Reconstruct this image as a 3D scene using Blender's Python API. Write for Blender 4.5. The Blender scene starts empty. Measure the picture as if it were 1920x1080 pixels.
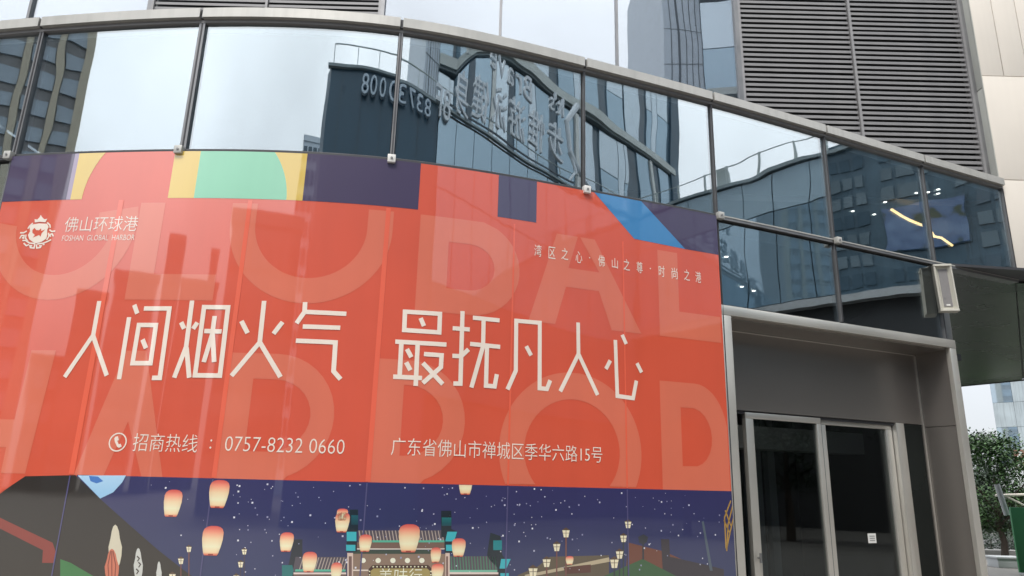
import bpy, bmesh, math, random
import numpy as np
from mathutils import Vector, Matrix
from mathutils.geometry import tessellate_polygon

random.seed(7)
R = math.radians
scene = bpy.context.scene
COL = scene.collection

# ------------------------------------------------------------------ camera
cam_d = bpy.data.cameras.new("camera")
cam = bpy.data.objects.new("camera", cam_d)
COL.objects.link(cam)
cam_d.sensor_width = 36.0
cam_d.lens = 36.0 * 1334.15 / 1920.0
cam_d.clip_start = 0.05
cam_d.clip_end = 3000.0
PITCH, ROLL = 0.268438, -0.0255805
fw = Vector((0, math.cos(PITCH), math.sin(PITCH)))
rt0 = Vector((1, 0, 0))
up0 = rt0.cross(fw)
rt = rt0 * math.cos(ROLL) - up0 * math.sin(ROLL)
up = rt0 * math.sin(ROLL) + up0 * math.cos(ROLL)
cam.matrix_world = Matrix(((rt.x, up.x, -fw.x, 0), (rt.y, up.y, -fw.y, 0), (rt.z, up.z, -fw.z, 1.6), (0, 0, 0, 1)))
scene.camera = cam

# ------------------------------------------------------------------ sky, sun, exposure
SUN_EL, SUN_AZ = R(58), R(200)
world = bpy.data.worlds.new("World")
scene.world = world
world.use_nodes = True
nt = world.node_tree
nt.nodes.clear()
N = nt.nodes.new
L = nt.links.new
w_out = N("ShaderNodeOutputWorld")
bg = N("ShaderNodeBackground")
bg.inputs["Strength"].default_value = 0.1
sky = N("ShaderNodeTexSky")
sky.sky_type = 'NISHITA'
sky.sun_disc = False
sky.sun_elevation = SUN_EL
sky.sun_rotation = SUN_AZ
tc = N("ShaderNodeTexCoord")
sep = N("ShaderNodeSeparateXYZ")
L(tc.outputs["Generated"], sep.inputs[0])
ramp = N("ShaderNodeValToRGB")            # overcast sky: dim near the horizon, brighter overhead
el = ramp.color_ramp.elements
el[0].position = 0.0
el[0].color = (0.27, 0.28, 0.295, 1)
el[1].position = 1.0
el[1].color = (1.0, 1.0, 1.0, 1)
e = el.new(0.13); e.color = (0.35, 0.365, 0.385, 1)
e = el.new(0.38); e.color = (0.72, 0.74, 0.775, 1)
e = el.new(0.55); e.color = (0.86, 0.885, 0.92, 1)
L(sep.outputs["Z"], ramp.inputs[0])
no = N("ShaderNodeTexNoise")
no.inputs["Scale"].default_value = 2.3
no.inputs["Detail"].default_value = 5.0
no.inputs["Roughness"].default_value = 0.45
L(tc.outputs["Generated"], no.inputs["Vector"])
mr = N("ShaderNodeMapRange")
mr.inputs[1].default_value = 0.3
mr.inputs[2].default_value = 0.7
mr.inputs[3].default_value = 11.0
mr.inputs[4].default_value = 16.6
L(no.outputs["Fac"], mr.inputs[0])
mul = N("ShaderNodeVectorMath")
mul.operation = 'SCALE'
L(ramp.outputs["Color"], mul.inputs[0])
L(mr.outputs[0], mul.inputs["Scale"])
mx = N("ShaderNodeMix")
mx.data_type = 'RGBA'
mx.inputs[0].default_value = 0.94
L(sky.outputs[0], mx.inputs[6])
L(mul.outputs[0], mx.inputs[7])
L(mx.outputs[2], bg.inputs["Color"])
L(bg.outputs[0], w_out.inputs[0])

sun_d = bpy.data.lights.new("sun", 'SUN')
sun_d.energy = 1.5
sun_d.angle = R(15)
sun_d.color = (1.0, 0.96, 0.9)
sun = bpy.data.objects.new("sun", sun_d)
COL.objects.link(sun)
sd = Vector((math.sin(SUN_AZ) * math.cos(SUN_EL), math.cos(SUN_AZ) * math.cos(SUN_EL), math.sin(SUN_EL)))
sun.rotation_euler = sd.to_track_quat('Z', 'Y').to_euler()

vs = scene.view_settings
scene.display_settings.display_device = 'sRGB'
vs.view_transform = 'Standard'
vs.look = 'None'
vs.gamma = 1.0
vs.use_curve_mapping = False
vs.exposure = 0.9
scene.render.engine = 'CYCLES'
scene.cycles.use_denoising = True
scene.cycles.max_bounces = 10
scene.cycles.filter_width = 1.5
scene.cycles.glossy_bounces = 6
scene.cycles.transparent_max_bounces = 12
scene.cycles.sample_clamp_indirect = 6.0
scene.cycles.caustics_reflective = False
scene.cycles.caustics_refractive = False

# ------------------------------------------------------------------ helpers
def lin(c):
    return tuple((x / 255 / 12.92) if x / 255 <= .04045 else ((x / 255 + .055) / 1.055) ** 2.4 for x in c)

def tag(o, label=None, cat=None, group=None, kind=None):
    if label: o["label"] = label
    if cat: o["category"] = cat
    if group: o["group"] = group
    if kind: o["kind"] = kind
    return o

def empty(name, loc=(0, 0, 0), label=None, cat=None, group=None):
    o = bpy.data.objects.new(name, None)
    COL.objects.link(o)
    o.location = loc
    return tag(o, label, cat, group)

def link(name, me, mat=None, parent=None):
    if mat is not None and not me.materials:
        me.materials.append(mat)
    o = bpy.data.objects.new(name, me)
    COL.objects.link(o)
    if parent is not None:
        o.parent = parent
        o.matrix_parent_inverse = PINV(parent)
    return o

def world_of(o):
    m = Matrix.LocRotScale(o.location, o.rotation_euler, o.scale)
    if o.parent is not None:
        return world_of(o.parent) @ o.matrix_parent_inverse @ m
    return m

def PINV(parent):
    return world_of(parent).inverted()

def mesh(name, verts, faces, mat=None, parent=None, smooth=0):
    me = bpy.data.meshes.new(name)
    me.from_pydata([tuple(v) for v in verts], [], faces)
    bm = bmesh.new()
    bm.from_mesh(me)
    bmesh.ops.recalc_face_normals(bm, faces=bm.faces)
    bm.to_mesh(me)
    bm.free()
    me.update()
    if smooth:
        me.shade_smooth()
        me.set_sharp_from_angle(angle=R(smooth))
    return link(name, me, mat, parent)

class MB:
    """collects solids, then makes ONE mesh object"""
    def __init__(s): s.v, s.f = [], []
    def add(s, v, f):
        b = len(s.v)
        s.v += [tuple(q) for q in v]
        s.f += [tuple(i + b for i in q) for q in f]
        return s
    def box(s, c, size, ex=(1, 0, 0), ey=(0, 1, 0), ez=(0, 0, 1)):
        c, ex, ey, ez = Vector(c), Vector(ex), Vector(ey), Vector(ez)
        h = [q / 2 for q in size]
        v = [c + ex * h[0] * i + ey * h[1] * j + ez * h[2] * k for i in (-1, 1) for j in (-1, 1) for k in (-1, 1)]
        return s.add(v, [(0, 1, 3, 2), (4, 6, 7, 5), (0, 4, 5, 1), (2, 3, 7, 6), (0, 2, 6, 4), (1, 5, 7, 3)])
    def prism(s, poly, z0, z1):
        n = len(poly)
        v = [(x, y, z0) for x, y in poly] + [(x, y, z1) for x, y in poly]
        f = [tuple(range(n))[::-1], tuple(range(n, 2 * n))] + [(i, (i + 1) % n, n + (i + 1) % n, n + i) for i in range(n)]
        return s.add(v, f)
    def tube(s, pts, r, n=8, r1=None):
        pts = [Vector(q) for q in pts]
        rings = []
        for i, q in enumerate(pts):
            d = (pts[min(i + 1, len(pts) - 1)] - pts[max(i - 1, 0)]).normalized()
            a = d.orthogonal().normalized() if i == 0 else (a - d * a.dot(d)).normalized()
            b = d.cross(a)
            rr = r if r1 is None else r + (r1 - r) * i / (len(pts) - 1)
            rings.append([q + a * rr * math.cos(2 * math.pi * k / n) + b * rr * math.sin(2 * math.pi * k / n) for k in range(n)])
        v = [q for ring in rings for q in ring]
        f = [(i * n + k, i * n + (k + 1) % n, (i + 1) * n + (k + 1) % n, (i + 1) * n + k) for i in range(len(pts) - 1) for k in range(n)]
        f += [tuple(range(n))[::-1], tuple(range((len(pts) - 1) * n, len(pts) * n))]
        return s.add(v, f)
    def build(s, name, mat, parent=None, smooth=0, bevel=0):
        o = mesh(name, s.v, s.f, mat, parent, smooth)
        if bevel:
            bm = bmesh.new(); bm.from_mesh(o.data)
            bmesh.ops.bevel(bm, geom=[q for q in bm.edges if len(q.link_faces) == 2 and q.calc_face_angle(0) > .6], offset=bevel, segments=2, affect='EDGES', profile=.6)
            bm.to_mesh(o.data); bm.free()
            o.data.shade_smooth(); o.data.set_sharp_from_angle(angle=R(40))
        return o

def box(name, c, size, mat, parent=None, bevel=0, **k):
    return MB().box(c, size, **k).build(name, mat, parent, 0, bevel)

# ------------------------------------------------------------------ materials
def new_mat(name):
    m = bpy.data.materials.new(name)
    m.use_nodes = True
    t = m.node_tree
    return m, t, t.nodes["Principled BSDF"]

def surf(name, col, rough=.5, metal=0.0, var=.08, scale=3.0, rvar=.08, spec=.5, bump=0.0, bscale=40, stretch=None, streak=0.0):
    """a plain material with mottled colour, gloss and a fine relief"""
    m, t, b = new_mat(name)
    co = t.nodes.new("ShaderNodeTexCoord")
    vec = co.outputs["Object"]
    if stretch:
        mp = t.nodes.new("ShaderNodeMapping")
        mp.inputs["Scale"].default_value = stretch
        t.links.new(vec, mp.inputs[0]); vec = mp.outputs[0]
    n = t.nodes.new("ShaderNodeTexNoise")
    n.inputs["Scale"].default_value = scale; n.inputs["Detail"].default_value = 6
    t.links.new(vec, n.inputs["Vector"])
    r = t.nodes.new("ShaderNodeMapRange")
    r.inputs[1].default_value = .25; r.inputs[2].default_value = .75
    r.inputs[3].default_value = 1 - var; r.inputs[4].default_value = 1 + var
    t.links.new(n.outputs["Fac"], r.inputs[0])
    fac = r.outputs[0]
    if streak:                                  # rain streaks running down
        mp2 = t.nodes.new("ShaderNodeMapping"); mp2.inputs["Scale"].default_value = (9, 9, .35)
        t.links.new(co.outputs["Object"], mp2.inputs[0])
        n2 = t.nodes.new("ShaderNodeTexNoise"); n2.inputs["Scale"].default_value = 1.6; n2.inputs["Detail"].default_value = 4
        t.links.new(mp2.outputs[0], n2.inputs["Vector"])
        r2 = t.nodes.new("ShaderNodeMapRange"); r2.inputs[1].default_value = .45; r2.inputs[2].default_value = .75
        r2.inputs[3].default_value = 1; r2.inputs[4].default_value = 1 - streak
        t.links.new(n2.outputs["Fac"], r2.inputs[0])
        mm = t.nodes.new("ShaderNodeMath"); mm.operation = 'MULTIPLY'
        t.links.new(fac, mm.inputs[0]); t.links.new(r2.outputs[0], mm.inputs[1]); fac = mm.outputs[0]
    v = t.nodes.new("ShaderNodeVectorMath"); v.operation = 'SCALE'
    v.inputs[0].default_value = col[:3]
    t.links.new(fac, v.inputs["Scale"]); t.links.new(v.outputs[0], b.inputs["Base Color"])
    rr = t.nodes.new("ShaderNodeMapRange")
    rr.inputs[1].default_value = .3; rr.inputs[2].default_value = .7
    rr.inputs[3].default_value = max(.02, rough - rvar); rr.inputs[4].default_value = min(1, rough + rvar)
    t.links.new(n.outputs["Fac"], rr.inputs[0]); t.links.new(rr.outputs[0], b.inputs["Roughness"])
    b.inputs["Metallic"].default_value = metal
    b.inputs["Specular IOR Level"].default_value = spec
    if bump:
        n3 = t.nodes.new("ShaderNodeTexNoise"); n3.inputs["Scale"].default_value = bscale; n3.inputs["Detail"].default_value = 4
        t.links.new(vec, n3.inputs["Vector"])
        bp = t.nodes.new("ShaderNodeBump"); bp.inputs["Strength"].default_value = 1; bp.inputs["Distance"].default_value = bump
        t.links.new(n3.outputs["Fac"], bp.inputs["Height"]); t.links.new(bp.outputs[0], b.inputs["Normal"])
    return m

def mirror_glass(name, tint, refl, trans, wave=.004, wscale=.8, stretch=(1, 1, 1), body=None, bodyfac=0.0, rough=0.0):
    """coated solar glass: strong tinted reflection, slightly wavy pane, dark see-through"""
    m, t, b = new_mat(name)
    t.nodes.remove(b)
    out = t.nodes["Material Output"]
    gl = t.nodes.new("ShaderNodeBsdfGlossy"); gl.inputs["Roughness"].default_value = rough
    gl.inputs["Color"].default_value = (*tint, 1)
    tr = t.nodes.new("ShaderNodeBsdfTransparent"); tr.inputs["Color"].default_value = (*trans, 1)
    under = tr.outputs[0]
    if body is not None:
        di = t.nodes.new("ShaderNodeBsdfDiffuse"); di.inputs["Color"].default_value = (*body, 1)
        mb = t.nodes.new("ShaderNodeMixShader"); mb.inputs[0].default_value = bodyfac
        t.links.new(tr.outputs[0], mb.inputs[1]); t.links.new(di.outputs[0], mb.inputs[2]); under = mb.outputs[0]
    mix = t.nodes.new("ShaderNodeMixShader")
    lw = t.nodes.new("ShaderNodeLayerWeight"); fr = t.nodes.new("ShaderNodeMath"); fr.operation = 'POWER'; fr.inputs[1].default_value = 5.0
    t.links.new(lw.outputs["Facing"], fr.inputs[0])
    mr_ = t.nodes.new("ShaderNodeMapRange"); mr_.inputs[1].default_value = 0.0; mr_.inputs[2].default_value = 1.0
    mr_.inputs[3].default_value = refl; mr_.inputs[4].default_value = 1.0
    t.links.new(fr.outputs[0], mr_.inputs[0]); t.links.new(mr_.outputs[0], mix.inputs[0])
    t.links.new(under, mix.inputs[1]); t.links.new(gl.outputs[0], mix.inputs[2])
    t.links.new(mix.outputs[0], out.inputs[0])
    co = t.nodes.new("ShaderNodeTexCoord"); oi = t.nodes.new("ShaderNodeObjectInfo")
    ml = t.nodes.new("ShaderNodeMath"); ml.operation = 'MULTIPLY'; ml.inputs[1].default_value = 37.0
    t.links.new(oi.outputs["Random"], ml.inputs[0])
    mp = t.nodes.new("ShaderNodeMapping"); mp.inputs["Scale"].default_value = stretch
    ad = t.nodes.new("ShaderNodeVectorMath"); ad.operation = 'ADD'
    t.links.new(co.outputs["Object"], mp.inputs[0]); t.links.new(mp.outputs[0], ad.inputs[0])
    cb = t.nodes.new("ShaderNodeCombineXYZ"); t.links.new(ml.outputs[0], cb.inputs[2]); t.links.new(cb.outputs[0], ad.inputs[1])
    n = t.nodes.new("ShaderNodeTexNoise"); n.inputs["Scale"].default_value = wscale; n.inputs["Detail"].default_value = 1.5
    t.links.new(ad.outputs[0], n.inputs["Vector"])
    bp = t.nodes.new("ShaderNodeBump"); bp.inputs["Strength"].default_value = 1; bp.inputs["Distance"].default_value = wave
    t.links.new(n.outputs["Fac"], bp.inputs["Height"])
    t.links.new(bp.outputs[0], gl.inputs["Normal"])
    return m

def emit(name, col, s):
    m, t, b = new_mat(name)
    b.inputs["Base Color"].default_value = (0, 0, 0, 1)
    b.inputs["Emission Color"].default_value = (*col, 1)
    b.inputs["Emission Strength"].default_value = s
    return m

M = dict(
    glass_podium=mirror_glass("coated_glass_podium", (.82, .87, .885), .345, (.80, .86, .89), .0055, .85),
    glass_tower=mirror_glass("coated_glass_tower", (.88, .90, .92), .315, (.7, .75, .8), .0045, .6),
    mullion=surf("grey_mullion", (.22, .22, .226), .38, .55, .1, 5),
    rail=surf("pale_aluminium", (.50, .49, .46), .42, .25, .07, 4, streak=.12),
    dark_gasket=surf("dark_gasket", (.05, .05, .055), .5),
    slat=surf("louvre_grey", (.27, .265, .27), .5, .15, .07, 6),
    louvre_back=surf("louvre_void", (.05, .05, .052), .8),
    stone=surf("beige_cladding", (.73, .675, .605), .7, 0, .03, 1.4, streak=.02, spec=.25, bump=.0006, bscale=220),
    joint=surf("cladding_joint", (.10, .09, .085), .8),
    fin=surf("pale_return_panel", (.46, .47, .44), .45, .2, .05, 3, streak=.1),
    steel=surf("brushed_bronze_steel", (.34, .31, .285), .33, .75, .05, .5, .03),
    steel_pale=surf("brushed_pale_steel", (.72, .69, .63), .36, .7, .06, 1.5, .06),
    soffit=surf("dark_soffit", (.010, .013, .012), .26, 0, .3, .8, .06, spec=.4),
    door_glass=mirror_glass("dark_door_glass", (.8, .84, .84), .065, (.66, .69, .69), .001, .8),
    curtain=surf("lobby_curtain_cloth", (.42, .45, .46), .9),
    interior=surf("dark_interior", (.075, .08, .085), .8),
    white=surf("white_paint", (.74, .73, .70), .45),
    bolt=surf("bolt_steel", (.25, .25, .25), .4, .6),
    speaker=surf("speaker_cream", (.60, .58, .51), .5, 0, .05, 8),
    grille=surf("speaker_grille", (.22, .21, .21), .6, .2, .25, 300),
    paving=surf("plaza_paving", (.17, .162, .152), .75, 0, .15, 2.5, bump=.002, bscale=30),
    asphalt=surf("road_asphalt", (.055, .055, .056), .85, 0, .2, 8, bump=.003, bscale=60),
    kerb=surf("kerb_stone", (.45, .44, .42), .8, 0, .1, 6),
)

# ------------------------------------------------------------------ plan of the curved shop front
KN = [(-5.3945, 5.4833), (-3.998, 5.242), (-2.577, 5.066), (-0.971, 5.126), (0.585, 5.624), (1.859, 6.133), (3.195, 6.716), (4.565, 7.336), (5.849, 7.905), (7.129, 8.475)]
_P = np.array(KN)
_t = np.r_[0, np.cumsum(np.hypot(*np.diff(_P, axis=0).T))]

def _nat(y):
    n = len(_t); h = np.diff(_t); A = np.eye(n); b = np.zeros(n)
    for i in range(1, n - 1):
        A[i, i - 1] = h[i - 1]; A[i, i] = 2 * (h[i - 1] + h[i]); A[i, i + 1] = h[i]
        b[i] = 6 * ((y[i + 1] - y[i]) / h[i] - (y[i] - y[i - 1]) / h[i - 1])
    m = np.linalg.solve(A, b)
    def fn(s):
        i = int(np.clip(np.searchsorted(_t, s) - 1, 0, n - 2)); d = s - _t[i]; e_ = _t[i + 1] - s; hh = h[i]
        return m[i] * e_ ** 3 / 6 / hh + m[i + 1] * d ** 3 / 6 / hh + (y[i] / hh - m[i] * hh / 6) * e_ + (y[i + 1] / hh - m[i + 1] * hh / 6) * d
    return fn
_fx, _fy = _nat(_P[:, 0]), _nat(_P[:, 1])
STEP = 0.05
_gx = np.arange(0, _t[-1] + STEP, STEP)
_GP = [Vector((float(_fx(min(s, _t[-1]))), float(_fy(min(s, _t[-1]))), 0)) for s in _gx]
_GN = []
for i in range(len(_GP)):
    d = _GP[min(i + 1, len(_GP) - 1)] - _GP[max(i - 1, 0)]
    if d.length < 1e-6: d = _GP[i] - _GP[i - 2]
    d.normalize()
    _GN.append(Vector((d.y, -d.x, 0)))
SM = [float(q) for q in _t[1:-1]]          # arc positions of the mullions

def cn(s):
    i = int(min(max(s / STEP, 0), len(_GP) - 2)); w = min(max(s / STEP - i, 0), 1)
    return (_GN[i] * (1 - w) + _GN[i + 1] * w).normalized()

def cp(s, off=0.0, z=0.0):
    i = int(min(max(s / STEP, 0), len(_GP) - 2)); w = min(max(s / STEP - i, 0), 1)
    q = _GP[i] * (1 - w) + _GP[i + 1] * w + (_GN[i] * (1 - w) + _GN[i + 1] * w) * off
    return Vector((q.x, q.y, z))

def sweep(name, s0, s1, prof, mat, parent=None, step=.15, smooth=30):
    """a solid strip along the curve; prof = closed loop of (offset, z)"""
    n = max(1, int(math.ceil((s1 - s0) / step))); k = len(prof)
    v = [cp(s0 + (s1 - s0) * i / n, o_, z_) for i in range(n + 1) for o_, z_ in prof]
    f = [(i * k + j, i * k + (j + 1) % k, (i + 1) * k + (j + 1) % k, (i + 1) * k + j) for i in range(n) for j in range(k)]
    f += [tuple(range(k))[::-1], tuple(range(n * k, n * k + k))]
    return mesh(name, v, f, mat, parent, smooth)

def rect_prof(o0, o1, z0, z1):
    return [(o0, z0), (o1, z0), (o1, z1), (o0, z1)]

def pane(name, s0, s1, z0, z1, mat, parent):
    """curved glass pane, 12 mm thick, front face with the exact normals of the curve"""
    n = max(2, int((s1 - s0) / .05)); v = []
    for i in range(n + 1):
        s = s0 + (s1 - s0) * i / n
        v += [cp(s, 0, z0), cp(s, 0, z1), cp(s, -.012, z0), cp(s, -.012, z1)]
    f = []
    for i in range(n):
        a = i * 4; b = a + 4
        f += [(a, b, b + 1, a + 1), (a + 2, a + 3, b + 3, b + 2), (a + 1, b + 1, b + 3, a + 3), (a, a + 2, b + 2, b)]
    f += [(0, 1, 3, 2), (n * 4, n * 4 + 2, n * 4 + 3, n * 4 + 1)]
    return mesh(name, v, f, mat, parent, 30)

ZT, ZR = 4.017, 5.165                       # transom and glass top heights

# ------------------------------------------------------------------ ground
ground = mesh("ground", [(-700, -700, 0), (700, -700, 0), (700, 700, 0), (-700, 700, 0)], [(0, 1, 2, 3)], M["paving"])
tag(ground, kind="structure")
road = mesh("road", [(-300, 21.6, .004), (300, 21.6, .004), (300, 33, .004), (-300, 33, .004)], [(0, 1, 2, 3)], M["asphalt"])
tag(road, kind="structure")
kerb = MB().box((0, 21.5, .06), (600, .2, .12)).build("kerb", M["kerb"])
tag(kerb, kind="structure")

# ------------------------------------------------------------------ the curved glass shop front
shop = empty("shop_building", (1.0, 5.9, 0), "curved mirror-glass shop front with pale metal parapet rail, wrapped in a red banner", "building")
edges = [0.0] + SM + [SM[-1] + .0]
ss = [0.02] + SM                             # pane limits: last one ends at the stone corner
for i in range(len(ss) - 1):
    a, b = ss[i], ss[i + 1]
    pane("window_pane", a + .02, b - .02, ZT + .03, ZR, M["glass_podium"], shop)
# lower panes: left of the banner, and above the entrance
pane("window_pane", .02, SM[0] - .03, .5, ZT - .05, M["glass_podium"], shop)
pane("window_pane", SM[4] + .02, SM[5] - .02, 3.19, ZT - .05, M["glass_podium"], shop)
pane("window_pane", SM[5] + .02, SM[6] - .02, 3.19, ZT - .05, M["glass_podium"], shop)
# parapet rail: one length per bay, a recessed joint between
for i in range(len(ss) - 1):
    a, b = ss[i], ss[i + 1]
    sweep("parapet_rail", a + .012, b - .012, [(-.20, 5.19), (.066, 5.19), (.066, 5.275), (-.20, 5.275)], M["rail"], shop, smooth=20)
sweep("rail_backing", .0, SM[-1], rect_prof(-.19, .045, 5.192, 5.270), M["dark_gasket"], shop)
sweep("head_frame", .0, SM[-1], rect_prof(-.10, .03, ZR - .004, 5.188), M["slat"], shop)
# transom: a slim dark capping with a lighter nose
sweep("transom", .0, SM[6], rect_prof(-.08, .028, ZT - .026, ZT + .016), M["mullion"], shop)
sweep("transom_nose", .0, SM[4] + .0, rect_prof(.028, .036, ZT - .018, ZT + .010), M["dark_gasket"], shop)
sweep("transom_nose", SM[4] + .0, SM[-1], rect_prof(.0285, .033, ZT + .001, ZT + .013), M["rail"], shop)
sweep("transom", SM[6] + .002, SM[-1], rect_prof(-.08, .028, ZT - .026, ZT + .016), M["mullion"], shop)
wd = [.040, .050, .030, .020, .018, .018, .018, .026]
for i, s in enumerate(SM):
    n_ = cn(s); e_ = Vector((-n_.y, n_.x, 0)); w_ = wd[i]
    def mull(z0, z1, name="mullion"):
        c = cp(s, -.02, (z0 + z1) / 2)
        box(name, c, (w_, .09, z1 - z0), M["mullion"], shop, 0, ex=e_, ey=n_)
        c = cp(s, .0275, (z0 + z1) / 2)
        box("mullion_gasket", c, (.010, .005, z1 - z0), M["dark_gasket"], shop, 0, ex=e_, ey=n_)
    mull(ZT + .017, ZR - .006)
    if i in (0, 4, 5, 6):
        mull(.3 if i < 5 else 3.19, ZT - .027)
# square brackets clamped where the mullions cross the transom
for i in range(6):
    s = SM[i]; n_ = cn(s); e_ = Vector((-n_.y, n_.x, 0))
    mt = M["white"] if i in (2, 3) else M["rail"]
    bz = ZT - .012
    br = box("mullion_bracket", cp(s, .062, bz), (.062, .05, .066), mt, shop, .006, ex=e_, ey=n_)
    bo = MB().tube([cp(s, .087, bz), cp(s, .093, bz)], .009, 10).build("bolt", M["bolt"], br)
# roof, plinth, soffit edge of the upper floor
v = [cp(s, -.02, 5.18) for s in np.linspace(.0, SM[-1], 40)]
poly = [(q.x, q.y) for q in v] + [(5.83, 8.05), (-5.39, 8.05)]
MB().prism(poly, 5.10, 5.185).build("roof", M["rail"], shop)
MB().prism(poly[:-2] + [(5.90, 8.0), (7.3, 8.66), (7.3, 13.62), (-5.39, 13.62)], 5.088, 5.098).build("ceiling", M["interior"], shop)
sweep("plinth", .0, SM[4] - .06, rect_prof(-.25, .02, 0, .5), M["mullion"], shop)
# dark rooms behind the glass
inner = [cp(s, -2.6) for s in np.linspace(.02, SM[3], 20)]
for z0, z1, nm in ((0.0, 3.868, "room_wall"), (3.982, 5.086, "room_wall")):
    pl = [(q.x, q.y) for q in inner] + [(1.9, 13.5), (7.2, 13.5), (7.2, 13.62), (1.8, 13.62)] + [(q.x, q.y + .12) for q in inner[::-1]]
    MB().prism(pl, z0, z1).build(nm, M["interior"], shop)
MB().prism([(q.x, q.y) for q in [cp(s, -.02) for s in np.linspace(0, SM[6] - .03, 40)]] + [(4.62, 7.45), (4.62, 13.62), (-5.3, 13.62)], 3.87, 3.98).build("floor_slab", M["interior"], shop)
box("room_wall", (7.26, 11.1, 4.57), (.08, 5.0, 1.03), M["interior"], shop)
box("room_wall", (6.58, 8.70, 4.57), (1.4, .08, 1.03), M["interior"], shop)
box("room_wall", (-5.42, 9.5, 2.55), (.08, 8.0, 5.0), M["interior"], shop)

for k in range(4): box("side_cladding", (-6.18 - k * 1.48, 5.72 + k * .26, 2.63), (1.46, .12, 5.26), M["fin"], shop, .003, ex=(.985, -.172, 0), ey=(.172, .985, 0))

# ceiling lights seen through the dark panes
lamp_m = emit("downlight_glow", (1.0, .93, .8), 4.0)
first = None
lights = [(4.33, 8.48, 5.08), (4.58, 8.16, 5.08), (4.80, 7.86, 5.08), (4.92, 7.83, 5.08), (5.06, 7.86, 5.08), (4.99, 7.74, 5.08), (4.65, 8.57, 5.08), (3.99, 9.36, 5.08), (2.64, 7.86, 3.86), (2.83, 8.02, 3.86), (2.14, 6.78, 3.86)]
lab = ["pinpoint downlight in the dark upper room, far left of the golden strip", "pinpoint downlight just above the start of the golden light strip", "bright downlight left of the last mullion in the upper room",
       "faint downlight hugging the right side of the last mullion", "downlight to the right of the last mullion, beneath the topmost one", "topmost bright downlight near the stone wall", "faint downlight beside the left end of the golden strip",
       "small downlight just above the transom in the pane over the entrance doors", "left one of two low downlights above the portal's left corner", "right one of two low downlights above the portal's left corner", "lone downlight beside the mullion at the banner's right edge"]
for (x, y, z), lb in zip(lights, lab):
    t_ = empty("downlight", (x, y, z), lb, "ceiling light", "downlights in the dark rooms behind the glass")
    MB().tube([(x, y, z - .012), (x, y, z)], .032, 14).build("trim_ring", M["mullion"], t_)
    MB().tube([(x, y, z - .016), (x, y, z - .0125)], .021, 12).build("bulb", lamp_m, t_)
strip = MB().tube([(4.62, 8.11, 4.95), (4.85, 8.31, 4.95), (5.03, 8.45, 4.95), (5.32, 8.64, 4.95), (5.55, 8.87, 4.95), (5.66, 9.01, 4.95), (5.79, 9.06, 4.95), (6.11, 9.35, 4.95)], .016, 8).build("light_strip", emit("warm_led_strip", (1.0, .62, .25), 2.6))
tag(strip, "wavy golden light strip glowing behind the dark upper panes", "light strip")

# ------------------------------------------------------------------ upper facade of the tower behind
tower = empty("tower_facade", (0, 8.07, 0), "tall flat glass facade with grey louvre panels rising behind the curved shop front", "building")
FY = 8.07; FT = 9.45; FB = 5.19
bx = [-9.46, -7.93, -6.39, -4.84, -3.315, -1.79, -.24, 1.28, 2.85, 4.34, 5.84]
kinds = "ggg" + "ll" + "ggg" + "ll"
for i, k in enumerate(kinds):
    x0, x1 = bx[i], bx[i + 1]
    if k == "g":
        box("window_pane", ((x0 + x1) / 2, FY + .006, (FB + FT) / 2), (x1 - x0 - .03, .012, FT - FB), M["glass_tower"], tower)
    else:
        lp = box("louvre_panel", ((x0 + x1) / 2, FY + .16, (FB + FT) / 2), (x1 - x0, .02, FT - FB), M["louvre_back"], tower)
        zlo = 5.30 if x0 > 0 else 7.30
        nz = int((8.45 - zlo) / .0727)
        proto = None
        for j in range(nz):
            z = zlo + j * .0727
            if proto is None:
                w2 = (x1 - x0) / 2 - .022
                c = (x0 + x1) / 2
                # Z-shaped weather blade
                pr = [(-.034, -.032), (-.036, .004), (.012, .034), (.040, .034), (.040, .030), (.014, .030), (-.031, .001), (-.030, -.032)]
                v = [(c + sx * w2, FY + .02 + a, z + b) for sx in (-1, 1) for a, b in pr]
                f = [tuple(range(8))[::-1], tuple(range(8, 16))] + [(q, (q + 1) % 8, 8 + (q + 1) % 8, 8 + q) for q in range(8)]
                proto = mesh("slat", v, f, M["slat"], lp); z_first = z
            else:
                o = proto.copy(); COL.objects.link(o); o.parent = lp; o.matrix_parent_inverse = proto.matrix_parent_inverse
                o.location = (random.uniform(-.001, .001), random.uniform(-.002, .002), z - z_first)
                o.rotation_euler = (0, random.uniform(-.0004, .0004), 0)
for i, x in enumerate(bx):
    lv = (i > 0 and kinds[i - 1] == "l") or (i < len(kinds) and kinds[i] == "l")
    w = .05 if lv else .034
    if i in (4, 9): w = .03
    box("mullion", (x, FY - .005, (FB + FT) / 2), (w, .075, FT - FB), M["slat"] if i in (4, 9) else M["mullion"], tower)
for x in (-4.80, -1.83, 2.89, 5.80):
    box("louvre_frame", (x, FY - .012, (FB + FT) / 2), (.03, .06, FT - FB), M["slat"], tower)
box("parapet_coping", (-1.8, FY + .02, FT + .06), (15.4, .3, .12), M["rail"], tower)
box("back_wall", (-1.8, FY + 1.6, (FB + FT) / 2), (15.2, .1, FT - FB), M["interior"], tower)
box("floor_edge", (-1.8, FY + .10, FB - .06), (15.3, .18, .10), M["mullion"], tower)

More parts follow.
